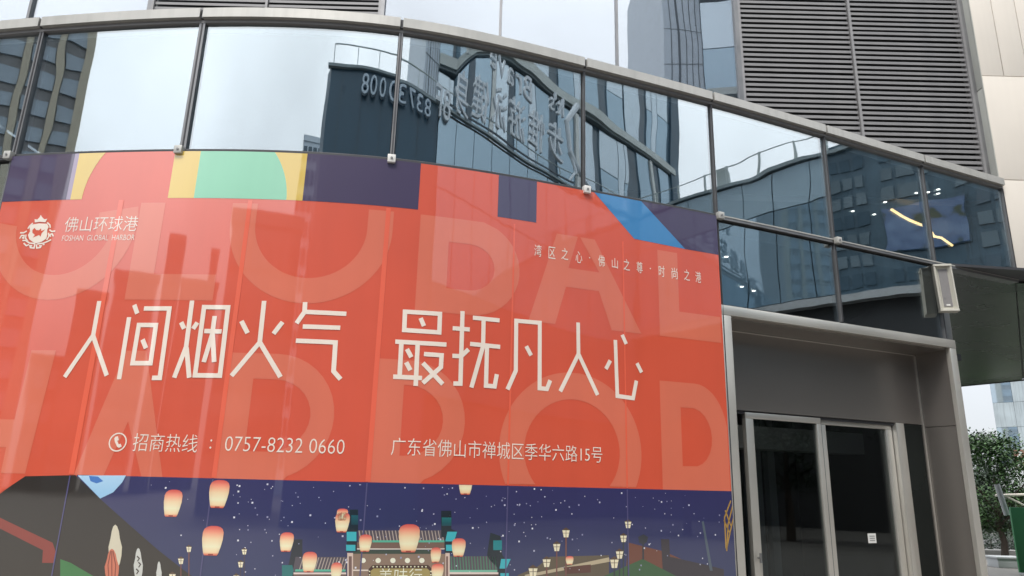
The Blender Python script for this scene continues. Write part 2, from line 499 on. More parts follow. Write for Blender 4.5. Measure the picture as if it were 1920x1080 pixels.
# ------------------------------------------------------------------ beige stone pier on the right
pier = empty("stone_pier", (7.6, 8.2, 0), "smooth beige stone-clad wall beside the grey louvres, above the dark soffit", "wall")
rows = [4.03, 5.287, 6.707, 8.13, 9.45]
cols = {0: [5.852, 6.158, 7.4, 8.6, 9.6], 1: [5.852, 7.05, 8.3, 9.6], 2: [5.852, 6.135, 6.44, 7.3, 8.5, 9.6], 3: [5.852, 6.135, 6.44, 7.3, 8.5, 9.6]}
for r_ in range(4):
    for a, b in zip(cols[r_], cols[r_][1:]):
        box("stone_panel", ((a + b) / 2, 7.9 + .02 + random.uniform(0, .0015), (rows[r_] + rows[r_ + 1]) / 2), (b - a - .009, .04, rows[r_ + 1] - rows[r_] - .009), M["stone"], pier, .002)
box("backing", ((5.88 + 9.6) / 2, 8.3, 6.75), (9.6 - 5.88, .70, 5.4), M["joint"], pier)
fz = [5.19, 6.555, 8.0, 9.45]
for a, b in zip(fz, fz[1:]):
    box("return_panel", (5.862, 7.995, (a + b) / 2), (.02, .142, b - a - .012), M["fin"], pier, .002)
box("corner_bead", (5.853, 7.912, 6.75), (.012, .012, 5.4), M["fin"], pier)

# ------------------------------------------------------------------ dark soffit of the passage
sof = empty("passage_soffit", (8, 11, 4), "dark glossy soffit of the passage beneath the stone wall, right of the entrance", "soffit")
g0, g1 = Vector((4.575, 7.36)), Vector((5.85, 7.93))
far0, far1, far2 = Vector((9.9, 16.7)), Vector((10.93, 15.02)), Vector((14.5, 9.4))
near = [g0, Vector((5.10, 7.596)), g1, Vector((5.95, 7.935)), Vector((9.6, 7.935)), far2]
fa = [Vector((4.58, 14.0)), Vector((5.4, 16.4)), Vector((10.35, 15.95)), Vector((10.65, 15.46)), Vector((10.9, 15.07)), Vector((14.4, 9.45))]
for pl in ([tuple(g0), tuple(g1), (10.91, 15.05), (10.25, 16.18), (5.0, 17.4)], [(5.87, 7.935), (7.75, 7.935), (11.75, 13.2), (10.93, 15.02)], [(7.77, 7.935), (9.6, 7.935), (12.6, 11.5), (11.765, 13.18)]):
    MB().prism(pl, 3.995, 4.02).build("soffit_panel", M["soffit"], sof)
MB().prism([(4.6, 7.40), (9.55, 7.96), (12.5, 11.5), (10.9, 15.0), (10.2, 16.1), (5.0, 17.3)], 4.021, 4.05).build("soffit_backing", M["dark_gasket"], sof)
MB().tube([Vector((10.25, 16.20, 4.0)), Vector((10.95, 15.02, 4.0))], .02, 6).build("edge_bead", M["dark_gasket"], sof)
box("passage_wall", (4.70, 10.6, 2.0), (.12, 6.2, 3.98), M["steel"], sof)

# ------------------------------------------------------------------ entrance portal
C4 = cp(SM[4]); EE = Vector((.91382, .40612, 0)); NN = Vector((.40612, -.91382, 0)); ZZ = Vector((0, 0, 1))
def pf(a, d, z): return Vector((C4.x, C4.y, 0)) + EE * a - NN * d + ZZ * z
def pbox(name, a0, a1, d0, d1, z0, z1, mat, parent, bevel=0):
    c = pf((a0 + a1) / 2, (d0 + d1) / 2, (z0 + z1) / 2)
    return box(name, c, (a1 - a0, d1 - d0, z1 - z0), mat, parent, bevel, ex=EE, ey=-NN)
ent = empty("entrance_portal", pf(1.5, 0, 0), "deep brushed metal entrance portal with twin dark glass doors, right of the banner", "entrance")
pbox("top_trim", -.04, 3.085, -.03, .02, 3.088, 3.176, M["steel_pale"], ent, .003)
pbox("jamb_trim", -.04, .088, -.028, .02, 0, 3.086, M["steel_pale"], ent, .003)
pbox("jamb_trim", 2.985, 3.083, -.028, .02, 0, 3.086, M["steel_pale"], ent, .003)
pbox("side_lining", .03, .088, .021, .40, 0, 3.10, M["steel"], ent)
pbox("side_lining", 2.983, 3.05, .021, .395, 2.29, 3.10, M["steel"], ent)
pbox("side_lining", 2.983, 3.05, .021, .395, 0, 2.284, M["steel"], ent)
pbox("ceiling_lining", .09, 2.981, .021, .395, 3.07, 3.12, M["steel"], ent)
pbox("header_panel", .09, 2.981, .38, .42, 2.315, 3.068, M["steel"], ent)
pbox("header_trim", .09, 2.981, .375, .379, 3.055, 3.066, M["steel_pale"], ent)
pbox("corner_trim", 2.965, 2.979, .365, .379, 0, 3.05, M["steel_pale"], ent)
pbox("door_head", .09, 2.6, .40, .46, 2.285, 2.313, M["dark_gasket"], ent)
pbox("fixed_light", .10, .44, .43, .445, .02, 2.284, M["door_glass"], ent)
pbox("side_panel", 2.675, 2.962, .385, .425, .02, 2.310, M["soffit"], ent)
pbox("side_panel_trim", 2.955, 2.965, .372, .384, .02, 2.30, M["steel"], ent)
pbox("door_post", 2.555, 2.67, .37, .44, .02, 2.313, M["steel_pale"], ent, .003)
def door(a0, a1, d, wl, wr):
    pr = pbox("door", a0, a1, d, d + .05, 2.245, 2.300, M["steel_pale"], ent, .003)
    pbox("stile", a0, a0 + wl, d, d + .05, .06, 2.244, M["steel_pale"], pr, .003)
    pbox("stile", a1 - wr, a1, d, d + .05, .06, 2.244, M["steel_pale"], pr, .003)
    pbox("bottom_rail", a0 + wl + .001, a1 - wr - .001, d, d + .05, .03, .13, M["steel_pale"], pr, .003)
    pbox("glass", a0 + wl - .004, a1 - wr + .004, d + .02, d + .032, .128, 2.248, M["door_glass"], pr)
    return pr
d1 = door(.555, 1.505, .385, .092, .058)
d2 = door(1.552, 2.548, .425, .055, .088)
hb = MB()
hb.tube([pf(.60, .385, 1.02), pf(.60, .36, 1.02), pf(.60, .35, 1.02)], .008, 8)
hb.tube([pf(.60, .35, .98), pf(.60, .35, 1.06)], .012, 8)
hb.build("lock", M["bolt"], d1, 40)
pbox("centre_post", 1.509, 1.548, .42, .49, .02, 2.312, M["dark_gasket"], ent, .002)
pbox("threshold", .09, 2.98, .30, .52, 0, .02, M["steel"], ent)
# what stands dimly inside
pbox("vestibule_beam", .1, 3.4, 1.5, 1.8, 2.05, 2.30, M["white"], ent)
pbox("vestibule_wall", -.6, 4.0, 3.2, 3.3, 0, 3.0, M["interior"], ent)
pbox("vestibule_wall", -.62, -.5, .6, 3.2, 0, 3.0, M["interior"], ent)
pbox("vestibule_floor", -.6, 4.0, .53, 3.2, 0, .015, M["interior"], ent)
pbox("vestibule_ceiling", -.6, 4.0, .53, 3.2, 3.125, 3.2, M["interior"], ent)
for k in range(5): pbox("lobby_curtain", 1.55 + k * .17, 1.66 + k * .17, 1.9 + (k % 2) * .05, 1.98 + (k % 2) * .05, .02, 2.9, M["curtain"], ent)
nt_ = pbox("paper_notice", 2.06, 2.17, .440, .4435, 1.125, 1.215, M["white"], None)
tag(nt_, "small white paper notice stuck on the right glass door", "notice")
tx = MB()
for k in range(3): tx.box(pf(2.115, .4385, 1.19 - k * .02), (.07, .001, .006), EE, -NN)
tx.build("printed_line", M["bolt"], nt_)

# ------------------------------------------------------------------ column loudspeaker above the portal
spk = empty("loudspeaker", pf(2.9, -.2, 3.7), "cream column loudspeaker with grey grille, bracketed to the mullion over the portal", "loudspeaker")
sE = EE; sD = NN
sO = pf(2.93, -.11, 0); sN = Vector((-.30, -.954, 0)); sE = Vector((.954, -.30, 0))
def sp(a, d, z): return sO + sE * (a - 2.905 + (z - 3.7) * -.03) + sN * (d - .13) + ZZ * (z + (a - 2.905) * -.03)
za, zb = 3.475, 3.945
prof = [(-.085, .06), (-.085, .155), (-.072, .165), (-.046, .125), (.046, .125), (.072, .165), (.085, .155), (.085, .06)]
v = [sp(2.905 + a, d, z) for z in (za, zb) for a, d in prof]
f = [tuple(range(8)), tuple(range(15, 7, -1))] + [(i, (i + 1) % 8, 8 + (i + 1) % 8, 8 + i) for i in range(8)]
mesh("housing", v, f, M["speaker"], spk)
for z0, z1 in ((za - .022, za), (zb, zb + .018)):
    v = [sp(2.905 + a * 1.03, d * (1.02 if d > .1 else 1), z) for z in (z0, z1) for a, d in prof[:2] + prof[2:3] + prof[5:]]
    n_ = 6
    mesh("end_cap", v, [tuple(range(n_)), tuple(range(2 * n_ - 1, n_ - 1, -1))] + [(i, (i + 1) % n_, n_ + (i + 1) % n_, n_ + i) for i in range(n_)], M["speaker"], spk)
gr = MB(); gv = [sp(2.905 + a, d, z) for z in (za + .03, zb - .03) for a, d in ((-.042, .126), (.042, .126), (.042, .131), (-.042, .131))]
gr.add(gv, [(0, 1, 2, 3), (7, 6, 5, 4), (0, 4, 5, 1), (1, 5, 6, 2), (2, 6, 7, 3), (3, 7, 4, 0)]).build("grille", M["grille"], spk)
bd = MB(); bv = [sp(2.905 + a, d, z) for z in (za + .04, za + .056) for a, d in ((-.018, .1315), (.018, .1315), (.018, .1335), (-.018, .1335))]
bd.add(bv, [(0, 1, 2, 3), (7, 6, 5, 4), (0, 4, 5, 1), (1, 5, 6, 2), (2, 6, 7, 3), (3, 7, 4, 0)]).build("badge", M["white"], spk)
hk = [sp(2.77 + .05 * math.cos(a), .03, 3.985 + .06 * math.sin(a)) for a in np.linspace(R(200), R(-20), 12)]
MB().tube(hk, .010, 8).build("hook_cable", M["rail"], spk, 40)
MB().box(pf(2.93, -.035, 3.93), (.06, .06, .10), EE, NN).build("wall_bracket", M["rail"], spk, 0, .004)
MB().tube([pf(2.93, -.01, 3.6), pf(2.93, -.10, 3.6)], .02, 8).build("stay", M["bolt"], spk)

# ------------------------------------------------------------------ the banner: film and flat print, mapped on the curve
LV = .0001
def print_mat():
    m, t, b = new_mat("printed_film")
    a = t.nodes.new("ShaderNodeAttribute"); a.attribute_name = "Col"
    co = t.nodes.new("ShaderNodeTexCoord")
    n = t.nodes.new("ShaderNodeTexNoise"); n.inputs["Scale"].default_value = 1.1; n.inputs["Detail"].default_value = 5
    t.links.new(co.outputs["Object"], n.inputs["Vector"])
    r = t.nodes.new("ShaderNodeMapRange"); r.inputs[1].default_value = .3; r.inputs[2].default_value = .7; r.inputs[3].default_value = .94; r.inputs[4].default_value = 1.05
    t.links.new(n.outputs["Fac"], r.inputs[0])
    mps = t.nodes.new("ShaderNodeMapping"); mps.inputs["Scale"].default_value = (3.2, 3.2, .22)
    t.links.new(co.outputs["Object"], mps.inputs[0])
    ns = t.nodes.new("ShaderNodeTexNoise"); ns.inputs["Scale"].default_value = 2.2; ns.inputs["Detail"].default_value = 5
    t.links.new(mps.outputs[0], ns.inputs["Vector"])
    rs = t.nodes.new("ShaderNodeMapRange"); rs.inputs[1].default_value = .4; rs.inputs[2].default_value = .75; rs.inputs[3].default_value = 1.0; rs.inputs[4].default_value = .965
    t.links.new(ns.outputs["Fac"], rs.inputs[0])
    mlt = t.nodes.new("ShaderNodeMath"); mlt.operation = 'MULTIPLY'
    t.links.new(r.outputs[0], mlt.inputs[0]); t.links.new(rs.outputs[0], mlt.inputs[1])
    r = mlt
    v = t.nodes.new("ShaderNodeVectorMath"); v.operation = 'SCALE'
    t.links.new(a.outputs["Color"], v.inputs[0]); t.links.new(r.outputs[0], v.inputs["Scale"])
    t.links.new(v.outputs[0], b.inputs["Base Color"])
    b.inputs["Roughness"].default_value = .45
    b.inputs["Specular IOR Level"].default_value = .3
    b.inputs["Coat Weight"].default_value = 1.0
    b.inputs["Coat IOR"].default_value = 1.92
    b.inputs["Coat Roughness"].default_value = .028
    # the film lies a little unevenly: long soft vertical ripples and fine orange peel
    mp = t.nodes.new("ShaderNodeMapping"); mp.inputs["Scale"].default_value = (2.4, 2.4, .35)
    t.links.new(co.outputs["Object"], mp.inputs[0])
    n2 = t.nodes.new("ShaderNodeTexNoise"); n2.inputs["Scale"].default_value = 1.6; n2.inputs["Detail"].default_value = 2
    t.links.new(mp.outputs[0], n2.inputs["Vector"])
    bp = t.nodes.new("ShaderNodeBump"); bp.inputs["Strength"].default_value = 1; bp.inputs["Distance"].default_value = .0011
    t.links.new(n2.outputs["Fac"], bp.inputs["Height"])
    t.links.new(bp.outputs[0], b.inputs["Coat Normal"])
    return m
M["print"] = print_mat()
GAIN = 1.05
def pcol(c):
    return tuple(min(.9, x * GAIN) for x in lin(c)) + (1.0,)

def print_part(name, shapes, parent, label=None):
    """shapes: list of (level, colour, rings); tessellate in the flat, cut on the curve's grid, wrap"""
    bm = bmesh.new()
    lay = bm.verts.layers.float_color.new("Col")
    off = bm.verts.layers.float.new("off")
    for lvl, col, rings in shapes:
        tri_v = [Vector((x, z, 0)) for rg in rings for x, z in rg]
        try:
            tris = tessellate_polygon([[Vector((x, z, 0)) for x, z in rg] for rg in rings])
        except Exception:
            continue
        zs = [q.y for q in tri_v]; z0, z1 = min(zs), max(zs)
        bv = []
        for q in tri_v:
            w = bm.verts.new(q)
            if col[0] == 'g':
                k = (z1 - q.y) / max(z1 - z0, 1e-6)
                c = tuple(a * (1 - k) + b * k for a, b in zip(pcol(col[1]), pcol(col[2])))
            else:
                c = pcol(col)
            w[lay] = c; w[off] = lvl * LV
            bv.append(w)
        for t in tris:
            try: bm.faces.new([bv[i] for i in t])
            except ValueError: pass
    return wrap(bm, name, off, parent, label)

def wrap(bm, name, off, parent, label=None):
    def cut(co, no, ci=False, co_=False):
        bmesh.ops.bisect_plane(bm, geom=bm.verts[:] + bm.edges[:] + bm.faces[:], plane_co=co, plane_no=no, clear_outer=ci, clear_inner=co_, dist=1e-6)
    cut((0, .55, 0), (0, -1, 0), True)
    cut((1.45, 0, 0), (-1, 0, 0), True)
    cut((7.42, 0, 0), (1, 0, 0), True)
    if not bm.verts: bm.free(); return None
    xs = [q.co.x for q in bm.verts]
    k0, k1 = int(min(xs) / STEP) + 1, int(max(xs) / STEP)
    for k in range(k0, k1 + 1): cut((k * STEP, 0, 0), (1, 0, 0))
    nrm = []
    for q in bm.verts:
        s, z = q.co.x, q.co.y
        q.co = cp(s, .06 + q[off], z)
        n_ = cn(s); nrm.append((n_.x, n_.y, 0))
    bm.faces.ensure_lookup_table()
    for f in bm.faces:
        f.normal_update()
        c = f.calc_center_median()
        n_ = Vector((0, 0, 0))
        if f.normal.dot(Vector((c.x * 0, -1, 0))) < 0: f.normal_flip()
        f.smooth = True
    me = bpy.data.meshes.new(name)
    bm.to_mesh(me); bm.free()
    me.normals_split_custom_set_from_vertices(nrm)
    o = link(name, me, M["print"], parent)
    if label: o["label"] = label
    return o

banner = empty("banner", (0.2, 5.3, 0), "huge glossy red banner with cream Chinese headline and lantern night scene on the curved glass", "banner")
STRIP = [1.45, 2.45, 3.44, 4.455, 5.45, 6.43, 7.42]
OR = (212, 86, 60)
for a, b in zip(STRIP, STRIP[1:]):
    print_part("film_strip", [(0, OR, [[(a, .55), (b, .55), (b, 3.998), (a, 3.998)]])], banner)
for k, s in enumerate(STRIP[1:-1]):
    w = [.040, .032, .034, .014, .013][k]
    print_part("film_overlap", [(20, (230, 100, 72), [[(s - w * .3, 1.59), (s + w * .7, 1.59), (s + w * .7, 3.60), (s - w * .3, 3.60)]])], banner)
    print_part("film_overlap", [(32, (84, 80, 120), [[(s - .003, .6), (s + .006, .6), (s + .006, 1.58), (s - .003, 1.58)]])], banner)

ART = [
('background_letter',10,(216,112,86),[[(1.4454,3.4409),(1.4468,3.3733),(1.4556,3.3062),(1.4718,3.2406),(1.495,3.1772),(1.5251,3.117),(1.5616,3.0606),(1.604,3.0088),(1.6519,2.9622),(1.7046,2.9214),(1.7614,2.887),(1.8216,2.8594),(1.8845,2.8389),(1.9493,2.8257),(2.015,2.8202),(2.081,2.8223),(2.1463,2.832),(2.2101,2.8492),(2.2717,2.8736),(2.3301,2.905),(2.3848,2.9429),(2.4349,2.9869),(2.4799,3.0365),(2.5191,3.0909),(2.5522,3.1495),(2.5785,3.2115),(2.598,3.2762),(2.6101,3.3427),(2.6149,3.4102),(2.6123,3.4779),(2.6022,3.5447),(2.3,3.5),(2.3,3.32),(2.41,3.32),(2.4164,3.3139),(2.4028,3.2713),(2.3847,3.2304),(2.3624,3.1919),(2.3361,3.156),(2.3061,3.1234),(2.2729,3.0942),(2.2367,3.069),(2.1981,3.0479),(2.1574,3.0314),(2.1153,3.0194),(2.0721,3.0123),(2.0284,3.01),(1.9847,3.0126),(1.9416,3.0201),(1.8995,3.0324),(1.859,3.0493),(1.8205,3.0707),(1.7846,3.0962),(1.7516,3.1256),(1.7219,3.1586),(1.6959,3.1946),(1.6738,3.2334),(1.6561,3.2744),(1.6428,3.3171),(1.6342,3.361),(1.6302,3.4057)]]),
('background_letter',10,(216,112,86),[[(2.62,3.575),(2.62,2.82),(3.27,2.82),(3.27,3.015),(2.81,3.015),(2.81,3.575)]]),
('background_letter',10,(216,112,86),[[(3.32,3.575),(3.32,3.42),(3.3218,3.3729),(3.3273,3.3261),(3.3364,3.2799),(3.349,3.2346),(3.3651,3.1904),(3.3845,3.1476),(3.4072,3.1065),(3.4331,3.0673),(3.4618,3.0303),(3.4934,2.9957),(3.5275,2.9638),(3.564,2.9346),(3.6027,2.9084),(3.6432,2.8854),(3.6855,2.8657),(3.7291,2.8494),(3.7738,2.8366),(3.8194,2.8274),(3.8656,2.8218),(3.912,2.82),(3.9584,2.8218),(4.0046,2.8274),(4.0502,2.8366),(4.0949,2.8494),(4.1385,2.8657),(4.1808,2.8854),(4.2213,2.9084),(4.26,2.9346),(4.2965,2.9638),(4.3306,2.9957),(4.3622,3.0303),(4.3909,3.0673),(4.4168,3.1065),(4.4395,3.1476),(4.4589,3.1904),(4.475,3.2346),(4.4876,3.2799),(4.4967,3.3261),(4.5022,3.3729),(4.504,3.42),(4.504,3.575),(4.318,3.575),(4.318,3.42),(4.3158,3.3771),(4.3091,3.3348),(4.2981,3.2933),(4.2829,3.2532),(4.2636,3.215),(4.2405,3.179),(4.2137,3.1457),(4.1837,3.1153),(4.1506,3.0883),(4.115,3.0649),(4.0771,3.0454),(4.0375,3.0301),(3.9964,3.019),(3.9544,3.0122),(3.912,3.01),(3.8696,3.0122),(3.8276,3.019),(3.7865,3.0301),(3.7469,3.0454),(3.709,3.0649),(3.6734,3.0883),(3.6403,3.1153),(3.6103,3.1457),(3.5835,3.179),(3.5604,3.215),(3.5411,3.2532),(3.5259,3.2933),(3.5149,3.3348),(3.5082,3.3771),(3.506,3.42),(3.506,3.575)]]),
('background_letter',10,(216,112,86),[[(4.705,2.82),(5.13,2.82),(5.13,2.82),(5.1919,2.8252),(5.2521,2.8407),(5.3089,2.866),(5.3609,2.9006),(5.4065,2.9433),(5.4445,2.993),(5.4739,3.0485),(5.4939,3.1081),(5.5038,3.1702),(5.5036,3.2331),(5.4931,3.2951),(5.4726,3.3546),(5.4427,3.4097),(5.4043,3.4592),(5.3583,3.5015),(5.3061,3.5355),(5.2,3.575),(4.705,3.575)],[(4.93,3.01),(4.93,3.38),(5.1,3.38),(5.1,3.38),(5.1518,3.3737),(5.2,3.3552),(5.2414,3.3258),(5.2732,3.2875),(5.2932,3.2429),(5.3,3.195),(5.2932,3.1471),(5.2732,3.1025),(5.2414,3.0642),(5.2,3.0348),(5.1518,3.0163),(5.1,3.01)]]),
('background_letter',10,(216,112,86),[[(5.585,2.82),(5.812,2.82),(5.905,3.135),(6.2,3.135),(6.315,2.82),(6.592,2.82),(6.165,3.575),(6.03,3.575),(6.205,3.295),(5.925,3.295),(6.01,3.575),(5.82,3.575)]]),
('background_letter',10,(216,112,86),[[(6.772,3.575),(6.772,2.82),(7.4,2.82),(7.4,3.05),(6.975,3.05),(6.975,3.575)]]),
('background_letter',10,(216,112,86),[[(1.46,1.76),(1.93,1.76),(1.93,1.585),(2.115,1.585),(2.165,2.445),(1.97,2.445),(1.95,1.95),(1.46,1.95)]]),
('background_letter',10,(216,112,86),[[(2.475,1.585),(2.69,1.585),(2.8,1.95),(2.955,1.585),(3.1,1.585),(2.85,2.445),(2.7,2.445)]]),
('background_letter',10,(216,112,86),[[(3.447,1.585),(3.9,1.585),(3.9236,1.6109),(3.99,1.6426),(4.05,1.6856),(4.1017,1.7386),(4.1437,1.8),(4.1747,1.8679),(4.1936,1.9403),(4.2,2.015),(4.1936,2.0897),(4.1747,2.1621),(4.1437,2.23),(4.1017,2.2914),(4.05,2.3444),(3.99,2.3874),(3.9236,2.4191),(3.8529,2.4385),(3.78,2.445),(3.447,2.445)],[(3.627,1.77),(3.627,2.265),(3.78,2.265),(3.7891,2.2648),(3.8454,2.2571),(3.8986,2.2378),(3.9461,2.208),(3.9857,2.1691),(4.0154,2.1229),(4.0338,2.0718),(4.04,2.018),(4.0338,1.9642),(4.0154,1.9131),(3.9857,1.8669),(3.9461,1.828),(3.8986,1.7982),(3.8454,1.7789),(3.7891,1.7712),(3.78,1.77)]]),
('background_letter',10,(216,112,86),[[(4.462,1.585),(4.815,1.585),(4.8386,1.6109),(4.905,1.6426),(4.965,1.6856),(5.0167,1.7386),(5.0587,1.8),(5.0897,1.8679),(5.1086,1.9403),(5.115,2.015),(5.1086,2.0897),(5.0897,2.1621),(5.0587,2.23),(5.0167,2.2914),(4.965,2.3444),(4.905,2.3874),(4.8386,2.4191),(4.7679,2.4385),(4.695,2.445),(4.462,2.445)],[(4.662,1.77),(4.662,2.265),(4.695,2.265),(4.7041,2.2648),(4.7604,2.2571),(4.8136,2.2378),(4.8611,2.208),(4.9007,2.1691),(4.9304,2.1229),(4.9488,2.0718),(4.955,2.018),(4.9488,1.9642),(4.9304,1.9131),(4.9007,1.8669),(4.8611,1.828),(4.8136,1.7982),(4.7604,1.7789),(4.7041,1.7712),(4.695,1.77)]]),
('background_letter',10,(216,112,86),[[(5.4327,1.5977),(5.4121,1.648),(5.3961,1.7001),(5.3849,1.7533),(5.3785,1.8074),(5.3771,1.8618),(5.3807,1.9162),(5.3891,1.97),(5.4024,2.0227),(5.4205,2.0741),(5.4431,2.1236),(5.4702,2.1708),(5.5014,2.2153),(5.5365,2.2568),(5.5753,2.2949),(5.6173,2.3293),(5.6623,2.3598),(5.7099,2.386),(5.7597,2.4077),(5.8112,2.4248),(5.864,2.4371),(5.9178,2.4445),(5.9283,2.445),(6.0157,2.445),(6.0262,2.4445),(6.08,2.4371),(6.1328,2.4248),(6.1843,2.4077),(6.2341,2.386),(6.2817,2.3598),(6.3267,2.3293),(6.3687,2.2949),(6.4075,2.2568),(6.4426,2.2153),(6.4738,2.1708),(6.5009,2.1236),(6.5235,2.0741),(6.5416,2.0227),(6.5549,1.97),(6.5633,1.9162),(6.5669,1.8618),(6.5655,1.8074),(6.5591,1.7533),(6.5479,1.7001),(6.5319,1.648),(6.5113,1.5977),(6.2784,1.5993),(6.3083,1.6389),(6.3329,1.6818),(6.3517,1.7273),(6.3645,1.7748),(6.3711,1.8235),(6.3713,1.8727),(6.3652,1.9214),(6.3529,1.9691),(6.3345,2.0148),(6.3104,2.0579),(6.2809,2.0978),(6.2465,2.1337),(6.2077,2.1651),(6.1652,2.1915),(6.1197,2.2124),(6.0718,2.2277),(6.0223,2.2369),(5.972,2.24),(5.9217,2.2369),(5.8722,2.2277),(5.8243,2.2124),(5.7788,2.1915),(5.7363,2.1651),(5.6975,2.1337),(5.6631,2.0978),(5.6336,2.0579),(5.6095,2.0148),(5.5911,1.9691),(5.5788,1.9214),(5.5727,1.8727),(5.5729,1.8235),(5.5795,1.7748),(5.5923,1.7273),(5.6111,1.6818),(5.6357,1.6389),(5.6656,1.5993)]]),
('background_letter',10,(216,112,86),[[(6.755,1.585),(7.41,1.585),(7.41,2.1),(7.3913,2.1785),(7.3718,2.2348),(7.3459,2.2865),(7.3144,2.3326),(7.2778,2.3718),(7.2371,2.4032),(7.1932,2.4263),(7.1472,2.4403),(7.1,2.445),(6.755,2.445)],[(6.95,1.77),(6.95,2.24),(7.08,2.24),(7.093,2.2364),(7.1433,2.2162),(7.1871,2.1796),(7.2211,2.1295),(7.2426,2.0698),(7.25,2.005),(7.2426,1.9402),(7.2211,1.8805),(7.1871,1.8304),(7.1433,1.7938),(7.093,1.7736)]]),
('print_block',12,(66,53,84),[[(1.45,3.612),(2.0,3.612),(2.0,3.998),(1.45,3.998)]]),
('print_block',12,(150,135,160),[[(2.0,3.612),(2.035,3.612),(2.035,3.998),(2.0,3.998)]]),  # lavender strip: a reflection's pale wash put into the print colour
('print_block',12,(214,182,84),[[(2.035,3.612),(2.035,3.998),(2.256,3.998),(2.2338,3.9668),(2.2131,3.9308),(2.1946,3.8936),(2.1783,3.8554),(2.1643,3.8163),(2.1526,3.7764),(2.1433,3.736),(2.1365,3.695),(2.1321,3.6537),(2.1301,3.6122),(2.132,3.612)]]),
('print_block',12,(214,182,84),[[(2.82,3.612),(3.02,3.612),(3.02,3.998),(2.82,3.998)]]),
('print_block',12,(120,192,156),[[(3.02,3.612),(3.709,3.612),(3.7091,3.6344),(3.7066,3.6687),(3.7023,3.7028),(3.6963,3.7367),(3.6887,3.7703),(3.6793,3.8034),(3.6684,3.836),(3.6558,3.868),(3.6417,3.8994),(3.626,3.93),(3.6088,3.9598),(3.5901,3.9887),(3.583,3.998),(3.02,3.998)]]),
('print_block',12,(214,182,84),[[(3.583,3.998),(3.5901,3.9887),(3.6088,3.9598),(3.626,3.93),(3.6417,3.8994),(3.6558,3.868),(3.6684,3.836),(3.6793,3.8034),(3.6887,3.7703),(3.6963,3.7367),(3.7023,3.7028),(3.7066,3.6687),(3.7091,3.6344),(3.709,3.612),(3.827,3.612),(3.827,3.998)]]),
('print_block',12,(66,53,84),[[(3.827,3.612),(4.682,3.612),(4.682,3.998),(3.827,3.998)]]),
('print_block',12,(66,53,84),[[(5.31,3.64),(5.638,3.64),(5.638,3.998),(5.31,3.998)]]),
('print_block',12,(60,128,182),[[(6.164,3.998),(6.623,3.998),(7.062,3.625),(6.544,3.64)]]),
('print_block',12,(66,53,84),[[(6.623,3.998),(7.062,3.625),(7.42,3.625),(7.42,3.998)]]),
('headline_character_0',24,(238,224,210),[[(2.4462,2.8091),(2.4472,2.5562),(2.6022,2.2738),(2.5738,2.2582),(2.4148,2.5478),(2.4138,2.8089)]]),
('headline_character_0',25,(238,224,210),[[(2.4434,2.5445),(2.2874,2.2445),(2.2586,2.2595),(2.4146,2.5595)]]),
('headline_character_1',24,(238,224,210),[[(2.6952,2.6891),(2.6992,2.2411),(2.6668,2.2409),(2.6628,2.6889)]]),
('headline_character_1',25,(238,224,210),[[(2.7164,2.7885),(2.7504,2.7235),(2.7216,2.7085),(2.6876,2.7735)]]),
('headline_character_1',26,(238,224,210),[[(2.7788,2.7702),(2.983,2.7724),(2.9925,2.239),(2.9203,2.2378),(2.9197,2.2702),(2.9595,2.271),(2.951,2.7396),(2.7792,2.7378)]]),
('headline_character_1',27,(238,224,210),[[(2.7458,2.6481),(2.904,2.6494),(2.9095,2.342),(2.7458,2.3395)],[(2.7782,2.6159),(2.872,2.6166),(2.8765,2.374),(2.7782,2.3725)]]),
('headline_character_1',28,(238,224,210),[[(2.8211,2.5351),(2.8571,2.4721),(2.8289,2.4559),(2.7929,2.5189)]]),
('headline_character_2',24,(238,224,210),[[(3.1402,2.8173),(3.1463,2.4773),(3.0938,2.2543),(3.0622,2.2617),(3.1137,2.4807),(3.1078,2.8167)]]),
('headline_character_2',25,(238,224,210),[[(3.1498,2.4757),(3.1998,2.2637),(3.1682,2.2563),(3.1182,2.4683)]]),
('headline_character_2',26,(238,224,210),[[(3.0818,2.6645),(3.1108,2.6175),(3.0832,2.6005),(3.0542,2.6475)]]),
('headline_character_2',27,(238,224,210),[[(3.1995,2.6486),(3.1755,2.6016),(3.1465,2.6164),(3.1705,2.6634)]]),
('headline_character_2',28,(238,224,210),[[(3.2006,2.7861),(3.404,2.7884),(3.4115,2.2639),(3.2059,2.2616)],[(3.2334,2.7539),(3.372,2.7556),(3.3785,2.2961),(3.2381,2.2944)]]),
('headline_character_2',29,(238,224,210),[[(3.3182,2.706),(3.3182,2.5687),(3.286,2.3694),(3.254,2.3746),(3.2858,2.5713),(3.2858,2.706)]]),
('headline_character_2',30,(238,224,210),[[(3.2431,2.6112),(3.3661,2.6102),(3.3659,2.5778),(3.2429,2.5788)]]),
('headline_character_2',31,(238,224,210),[[(3.321,2.577),(3.359,2.377),(3.327,2.371),(3.289,2.571)]]),
('headline_character_3',24,(238,224,210),[[(3.6532,2.8272),(3.6573,2.5181),(3.4884,2.2708),(3.4616,2.2892),(3.6247,2.5279),(3.6208,2.8268)]]),
('headline_character_3',25,(238,224,210),[[(3.6563,2.5313),(3.8243,2.2913),(3.7977,2.2727),(3.6297,2.5127)]]),
('headline_character_3',26,(238,224,210),[[(3.5088,2.6826),(3.5628,2.5956),(3.5352,2.5784),(3.4812,2.6654)]]),
('headline_character_3',27,(238,224,210),[[(3.7969,2.6675),(3.7429,2.5795),(3.7151,2.5965),(3.7691,2.6845)]]),
('headline_character_4',24,(238,224,210),[[(3.9412,2.8297),(3.9444,2.7532),(3.8953,2.6632),(3.8667,2.6788),(3.9116,2.7608),(3.9088,2.8283)]]),
